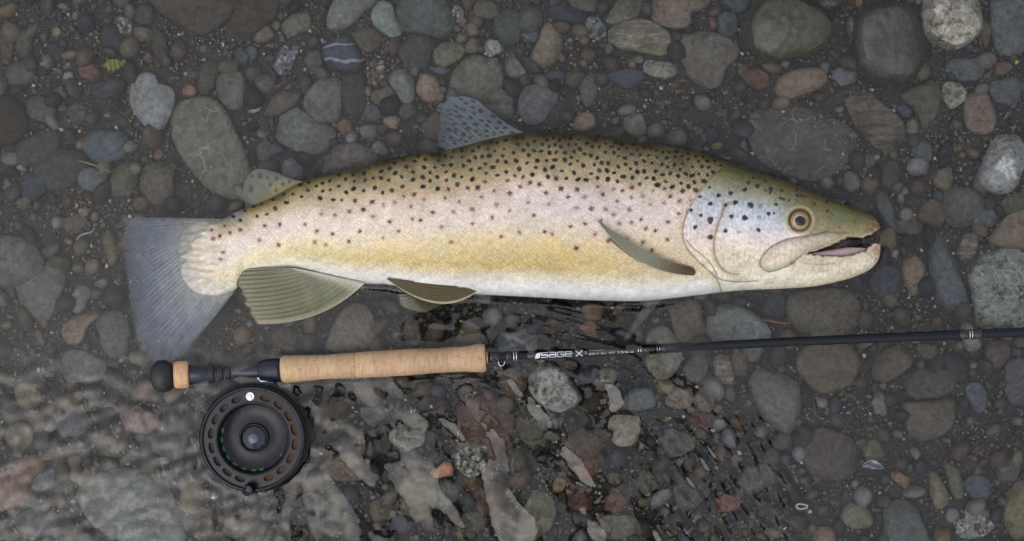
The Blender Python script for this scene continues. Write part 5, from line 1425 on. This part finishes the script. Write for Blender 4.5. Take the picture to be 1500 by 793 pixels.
rlathe("spool_rim", [(72.3, -3.4), (72.0, -1.2), (72.6, -.3), (74, .2), (75.8, .1), (77, -.5), (77.4, -1.6), (77.0, -4.5), (74, -5), (72.3, -3.4)], gun)
rlathe("frame", [(77.2, -4.9), (79.0, -5.2), (80.2, -6.2), (80.2, -10), (78.2, -10.6), (78.2, -33), (80.4, -33.6), (80.4, -37.5), (78, -38), (20, -38), (0.2, -38)], dark)
# slotted face
def slotted(name, r0, r1, slots, z, thick, mat):
    cu = bpy.data.curves.new("face", 'CURVE'); cu.dimensions = '2D'; cu.fill_mode = 'BOTH'; cu.extrude = thick; cu.bevel_depth = .00025; cu.bevel_resolution = 1
    def spl(pts):
        s = cu.splines.new('POLY'); s.points.add(len(pts) - 1)
        for q, (x, y) in zip(s.points, pts): q.co = (x * RF, y * RF, 0, 1)
        s.use_cyclic_u = True
    a = np.linspace(0, 2 * math.pi, 120, endpoint=False)
    spl(list(zip(r1 * np.cos(a), r1 * np.sin(a)))); spl(list(zip(r0 * np.cos(a), r0 * np.sin(a))))
    for (an, rr, lt, lr) in slots:
        b = np.linspace(0, 2 * math.pi, 26, endpoint=False)
        ex, ey = lr * np.sign(np.cos(b)) * np.abs(np.cos(b)) ** .85, lt * np.sign(np.sin(b)) * np.abs(np.sin(b)) ** .85
        th_ = an + ey / rr
        spl(list(zip((rr + ex) * np.cos(th_), (rr + ex) * np.sin(th_))))
    o = bpy.data.objects.new("face", cu); COL.objects.link(o)
    me = bpy.data.meshes.new_from_object(o.evaluated_get(bpy.context.evaluated_depsgraph_get()))
    v = np.array([p.co[:] for p in me.vertices]); f = [list(p.vertices) for p in me.polygons]
    bpy.data.objects.remove(o); bpy.data.curves.remove(cu); bpy.data.meshes.remove(me)
    return mk(name, v + np.array([RC[0], RC[1], RC[2] + z / 1000]), f, mat, parent=reel, smooth=False)
slots = []
for k in range(18):
    an = math.radians(92.5 + k * 20)
    if k in (0, 9): continue
    slots.append((an, 61.8, 8.2, 4.5))
slotted("spool_face", 52.5, 72.2, slots, -3.2, .0008, gun)
wetdish = simple("wet_black_dish", (22, 24, 32), rough=.25, metal=.0, nscale=70, namt=.6, bump=.8, spec=.25)
rlathe("spool_dish", [(52.6, -2.4), (51.6, -2.6), (50.8, -4), (50.2, -6), (49.5, -9.0), (48, -9.7), (30, -9.5), (20, -9.2), (18, -9)], wetdish)
rlathe("dish_ring", [(54.5, -2.2), (54.2, -1.5), (53, -1.2), (51.8, -1.5), (51.4, -2.6)], gun)
rlathe("hub", [(22.5, -14.5), (22.3, -8), (21.6, -6.6), (20, -6.2), (18.8, -6.8), (18.4, -8)], dark, n=48)
def facets():
    n = 10; a = np.linspace(0, 2 * math.pi, n, endpoint=False) + .2
    V = [RC + np.array([18.2 * RF * math.cos(t), 18.2 * RF * math.sin(t), -.0078]) for t in a] + [RC + np.array([7 * RF * math.cos(t), 7 * RF * math.sin(t), -.0035]) for t in a] + [RC + np.array([0, 0, -.0032])]
    F = [[i, (i + 1) % n, n + (i + 1) % n, n + i] for i in range(n)] + [[n + i, n + (i + 1) % n, 2 * n] for i in range(n)]
    return mk("hub_cap", np.array(V), F, simple("brushed_hub", (76, 78, 88), rough=.3, metal=.7, nscale=900, namt=.2, bump=.1), parent=reel, smooth=False)
facets()
# backing line wound on the arbor, seen through the slots
coil = []
for k in range(14):
    z = -6 - k * 1.9
    coil += [(66.5, z), (68.2, z - .5), (68.2, z - 1.2), (66.5, z - 1.8)]
n_ = 96; aa = np.linspace(0, 2 * math.pi, n_, endpoint=False)
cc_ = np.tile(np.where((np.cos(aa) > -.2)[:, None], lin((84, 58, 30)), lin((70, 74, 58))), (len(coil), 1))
rlathe("backing_line", coil, tint_mat("braided_backing", rough=.6, nscale=900, bump=.4), colors=cc_)
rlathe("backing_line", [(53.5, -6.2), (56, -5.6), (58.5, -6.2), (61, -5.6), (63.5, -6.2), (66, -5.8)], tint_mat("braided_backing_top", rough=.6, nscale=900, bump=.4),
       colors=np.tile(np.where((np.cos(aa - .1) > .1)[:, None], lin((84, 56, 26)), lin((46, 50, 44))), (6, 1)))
# green fly line showing round the dish
green = simple("green_fly_line", (44, 104, 52), rough=.45, nscale=900, namt=.2)
for a0 in (166, 183, 200, 217, 234, 252, 270, 284):
    t = np.radians(np.linspace(a0 - 4.2, a0 + 4.2, 10))
    rr = 47.6
    P = np.stack([RC[0] + rr * RF * np.cos(t), RC[1] + rr * RF * np.sin(t), np.full(10, RC[2] - .0086)], -1)
    wire("fly_line", P, .0011, green, reel)
# counterweight, handle, foot
def knob(name, px, py, prof, mat, n=32):
    c = W0(px, py, RC[2]); a = np.linspace(0, 2 * math.pi, n, endpoint=False)
    V = np.vstack([np.stack([c[0] + r_ * RF * np.cos(a), c[1] + r_ * RF * np.sin(a), np.full(n, c[2] + z_ / 1000)], -1) for r_, z_ in prof])
    f = grid_faces(len(prof), n, wrap=True).tolist(); f.append([(len(prof) - 1) * n + j for j in range(n)])
    return mk(name, V, f, mat, parent=reel)
knob("counterweight", 366.3, 580.8, [(6.6, -3), (6.6, -.2), (6.0, .4), (4.6, .6), (4.2, .2), (3.4, .2), (3.0, .6), (.8, .7)], simple("silver_weight", (226, 226, 224), rough=.3, metal=.8, nscale=900, namt=.05, bump=.05))
hnd = knob("handle", 366.0, 716, [(8.4, -3), (8.6, 0), (7.0, 2), (6.6, 5), (7.4, 9), (8.2, 11), (7.9, 12.2), (6.4, 12.7), (5.6, 12.3), (1, 12.3)], dark)
knob("handle_rivet", 366.0, 716, [(7.3, 12.5), (7.0, 12.9), (6.5, 12.9), (6.2, 12.4)], simple("rivet_steel", (60, 60, 66), rough=.25, metal=1, namt=.05, bump=0))
for k in range(12):
    an = math.radians(15 + 30 * k)
    knob("rim_screw", 369.5 + 74.6 * math.cos(an), 643.5 - 74.6 * math.sin(an), [(1.5, -.6), (1.5, .28), (.4, .3)], dark, n=10)
def hexa(name, corners, z0, z1, mat):
    lo = [W0(x, y, z0) for x, y in corners]; hi = [W0(x, y, z1) for x, y in corners]; n = len(corners)
    F = [list(range(n))[::-1], [n + i for i in range(n)]] + [[i, (i + 1) % n, n + (i + 1) % n, n + i] for i in range(n)]
    return mk(name, np.array(lo + hi), F, mat, parent=reel, smooth=False)
hexa("reel_foot", [(340, 556), (352, 552), (404, 550), (412, 553), (400, 561), (378, 563), (352, 562)], -.012, -.001, dark)
hexa("foot_plate", [(376, 553.5), (401, 551.5), (396, 558), (382, 560)], -.0009, .0006, simple("bare_aluminium", (150, 156, 166), rough=.3, metal=.9, namt=.1, bump=.05))

# ------------------------------------------------------------------ bits on the riverbed
def stick(name, pts, rads, rgb, label, cat, depth=None):
    c = crv(pts, 26); rr = np.interp(np.linspace(0, 1, 26), np.linspace(0, 1, len(rads)), rads) * S
    z = bedz(c[:, 0], c[:, 1]) + 0.011 if depth is None else np.full(26, depth)
    P = W(c[:, 0], c[:, 1], z); P[:, 2] += .0006 * np.sin(np.linspace(0, 9, 26))
    T = np.gradient(P, axis=0); T /= np.linalg.norm(T, axis=1, keepdims=True)
    N = np.cross([0, 0, 1.0], T); N /= np.linalg.norm(N, axis=1, keepdims=True); B = np.cross(T, N)
    a = np.linspace(0, 2 * math.pi, 10, endpoint=False)
    V = P[:, None] + rr[:, None, None] * (np.cos(a)[None, :, None] * N[:, None] + np.sin(a)[None, :, None] * B[:, None])
    f = grid_faces(26, 10, wrap=True)[:, ::-1].tolist() + [list(range(10)), [250 + j for j in range(10)][::-1]]
    o = mk(name, V.reshape(-1, 3), f, simple(name + "_bark", rgb, rough=.6, nscale=500, namt=.4, bump=.5), loc=P[13])
    return tag(o, label, cat)
stick("twig", [(1118, 468), (1132, 471), (1150, 474), (1160, 473)], [1.5, 2.2, 1.8, 1], (134, 84, 66), "short reddish twig under the water beside the big brown flat stone", "twig")
stick("twig", [(116, 236), (132, 240), (150, 247), (163, 252)], [1.2, 1.6, 1.4, .8], (128, 118, 100), "thin pale twig lying over sunken stones left of the olive triangular stone", "twig")
stick("twig", [(112, 352), (120, 344), (134, 340), (139, 334)], [1, 1.6, 1.4, .8], (150, 148, 140), "small whitish crooked twig left of the trout's tail fin", "twig")
# leaves: small bent blades with a midrib
def leaf(name, cx, cy, L, Wd, rot, rgb, label, z, n=14, m=7, bands=0):
    u = np.linspace(0, 1, n)[:, None]; v = np.linspace(-1, 1, m)[None]
    wd = np.sin(np.pi * u ** .8) * Wd
    lx = (u - .5) * 2 * L + 0 * v; ly = v * wd
    cr, sr = math.cos(math.radians(rot)), math.sin(math.radians(rot))
    x = cx + lx * cr - ly * sr; y = cy + lx * sr + ly * cr
    zz = z + .0012 * np.abs(v) + .0012 * np.sin(u * 5) + (.0008 * np.sin(u * 6.283 * bands) if bands else 0)
    V = W(x, y, zz); Vb = V.copy(); Vb[..., 2] -= .0003
    f = grid_faces(n, m); k = n * m
    C = lin(rgb)[None, None] * (0.75 + .5 * (0.5 + 0.5 * np.sin(u * 6.283 * max(bands, 1)))[..., None] + 0 * v[..., None])
    C = np.clip(C, 0, .8).reshape(-1, 3)
    o = mk(name, np.vstack([V.reshape(-1, 3), Vb.reshape(-1, 3)]), np.vstack([f, f[:, ::-1] + k]), tint_mat(name + "_blade", rough=.45), loc=W(cx, cy, z), colors=np.vstack([C, C]))
    return tag(o, label, "leaf")
leaf("leaf", 168, 95, 17, 8, -8, (128, 122, 52), "yellow green leaf shape imitating a wavy reflection beside a brick red pebble", -.034, n=30, bands=5)  # added blade; its bands imitate a wavy reflection on the water
leaf("leaf", 1490, 91, 4.5, 2.6, -30, (176, 184, 70), "tiny bright yellow green leaf near the right edge beneath the slate boulder", -.018)
# white ring shell
a = np.linspace(0, 2 * math.pi, 40, endpoint=False); b = np.linspace(0, 2 * math.pi, 10, endpoint=False)
cz = float(bedz(1174, 742)) + .012
V = []
for q in b:
    x = 1174 + (8.2 + 1.5 * np.cos(q)) * np.cos(a); y = 742 + (3.6 + 1.3 * np.cos(q)) * np.sin(a) * (1 + .12 * np.cos(3 * a))
    V.append(W(x, y, cz + .0009 * math.sin(q)))
f = grid_faces(10, 40, wrap=True).tolist() + [[360 + j, 360 + (j + 1) % 40, (j + 1) % 40, j] for j in range(40)]
tag(mk("shell", np.vstack(V), f, simple("white_shell", (206, 202, 194), rough=.5, nscale=700, namt=.2), loc=W(1174, 742, cz)), "tiny white oval ring shaped shell on the dark bed near the lower right", "shell")
# crumpled pale shell fragment under the olive pebble
n, m = 22, 8
u = np.linspace(0, 1, n)[:, None]; v = np.linspace(-1, 1, m)[None]
x = 1262 + 34 * u + 0 * v; y = 683 + 6.5 * v * np.sin(np.pi * np.clip(u, .02, 1)) - 3 * np.sin(u * 4)
z = float(bedz(1280, 680)) + .013 + .0022 * np.abs(v) + .0009 * np.sin(u * 14 + v * 3)
V = W(x, y, z); Vb = V.copy(); Vb[..., 2] -= .0006; f = grid_faces(n, m)
C = np.clip(lin((150, 152, 156)) * (0.3 + 1.2 * sstep(.2, .9, np.abs(v + .3 * np.sin(u * 7))))[..., None], 0, .7).reshape(-1, 3)
tag(mk("shell_fragment", np.vstack([V.reshape(-1, 3), Vb.reshape(-1, 3)]), np.vstack([f, f[:, ::-1] + n * m]), tint_mat("shell_nacre", rough=.25, coat=.5), loc=W(1280, 683, float(z.mean())),
       colors=np.vstack([C, C])), "curved silvery shell fragment just below the olive pebble", "shell")
# ------------------------------------------------------------------ the photographer, seen only as a dark reflection in the ripples
def figure():
    V, E, Rr = [], [], []
    def add(p, r, par=None):
        V.append(p); Rr.append(r)
        if par is not None: E.append((par, len(V) - 1))
        return len(V) - 1
    pel = add((0.02, -0.98, 0.92), .15)
    ab = add((0.02, -0.86, 1.10), .15, pel); ch = add((0.02, -0.66, 1.33), .17, ab); up = add((0.02, -0.52, 1.44), .13, ch); nk = add((0.02, -0.43, 1.50), .06, up)
    for s in (-1, 1):
        sh = add((0.02 + s * .19, -0.52, 1.40), .075, up); el = add((0.02 + s * .26, -0.28, 1.25), .052, sh); wr = add((0.01 + s * .105, -0.09, 1.335), .036, el)
        pm = add((s * .085, -0.03, 1.345), .03, wr)
        for k in range(4):
            f1 = add((s * (.075 - .004 * k), .005, 1.365 - .018 * k), .009, pm); add((s * (.045 - .006 * k), .018, 1.366 - .018 * k), .008, f1)
        t1 = add((s * .06, -.05, 1.325), .011, pm); add((s * .035, -.045, 1.335), .009, t1)
        hp = add((0.02 + s * .10, -1.0, 0.86), .12, pel); kn = add((0.02 + s * .14, -0.92, 0.46), .085, hp); an = add((0.02 + s * .15, -1.0, 0.06), .06, kn)
        add((0.02 + s * .16, -0.86, 0.0), .05, an)
    me = bpy.data.meshes.new("jacket_and_waders")
    me.from_pydata(V, E, [])
    o = bpy.data.objects.new("jacket_and_waders", me); COL.objects.link(o)
    sk = o.modifiers.new("skin", 'SKIN')
    for i, r in enumerate(Rr): me.skin_vertices[0].data[i].radius = (r, r)
    me.skin_vertices[0].data[0].use_root = True
    ss = o.modifiers.new("sub", 'SUBSURF'); ss.levels = 2; ss.render_levels = 2
    m2 = bpy.data.meshes.new_from_object(o.evaluated_get(bpy.context.evaluated_depsgraph_get()))
    v = np.array([p.co[:] for p in m2.vertices]); f = [list(p.vertices) for p in m2.polygons]
    bpy.data.objects.remove(o); bpy.data.meshes.remove(me); bpy.data.meshes.remove(m2)
    root = empty("person", (0.02, -0.98, -0.06))
    tag(root, "photographer in dark jacket and waders leaning over the water, mirrored in the ripples", "person")
    mk("body", v, f, simple("dark_jacket", (26, 27, 30), rough=.8, nscale=60, namt=.3, bump=.3), parent=root)
    # head with brow, nose, chin; it looks down at the water
    n, m = 26, 32
    V = []
    for i in range(n):
        t = math.pi * i / (n - 1)
        for j in range(m):
            a = 2 * math.pi * j / m
            d = np.array([math.sin(t) * math.cos(a), math.sin(t) * math.sin(a), math.cos(t)])
            p = d * np.array([.076, .098, .118])
            fr = max(0, d[1])
            p[1] += .022 * math.exp(-((d[0] / .13) ** 2 + ((d[2] + .12) / .2) ** 2)) * (fr > .3)
            p[1] -= .010 * (math.exp(-(((abs(d[0]) - .36) / .14) ** 2 + ((d[2] - .05) / .12) ** 2))) * (fr > .3)
            p[1] += .008 * math.exp(-((d[0] / .3) ** 2 + ((d[2] + .72) / .2) ** 2)) * (fr > .2)
            p[0] *= 1 - .18 * max(0, -d[2])
            V.append(p)
    V = np.array(V); ca, sa = math.cos(-.8), math.sin(-.8)
    Y, Z = V[:, 1] * ca - V[:, 2] * sa, V[:, 1] * sa + V[:, 2] * ca
    V[:, 1], V[:, 2] = Y - .36, Z + 1.57; V[:, 0] += .02
    hf = grid_faces(n, m, wrap=True).tolist()
    mk("head", V, hf, simple("skin", (150, 112, 92), rough=.5, nscale=200, namt=.1), parent=root)
    # hood drawn over the head
    W_ = []
    for i in range(16):
        t = (.02 + .60 * i / 15) * math.pi
        for j in range(32):
            a = 2 * math.pi * j / 32
            W_.append((.098 * math.sin(t) * math.cos(a), .118 * math.sin(t) * math.sin(a) - .012, .135 * math.cos(t)))
    W_ = np.array(W_); c2, s2 = math.cos(-.35), math.sin(-.35)
    Y, Z = W_[:, 1] * c2 - W_[:, 2] * s2, W_[:, 1] * s2 + W_[:, 2] * c2
    W_[:, 1], W_[:, 2] = Y - .375, Z + 1.575; W_[:, 0] += .02
    mk("hood", W_, grid_faces(16, 32, wrap=True).tolist(), simple("dark_hood", (24, 25, 28), rough=.8, nscale=60, namt=.3, bump=.3), parent=root)
figure()
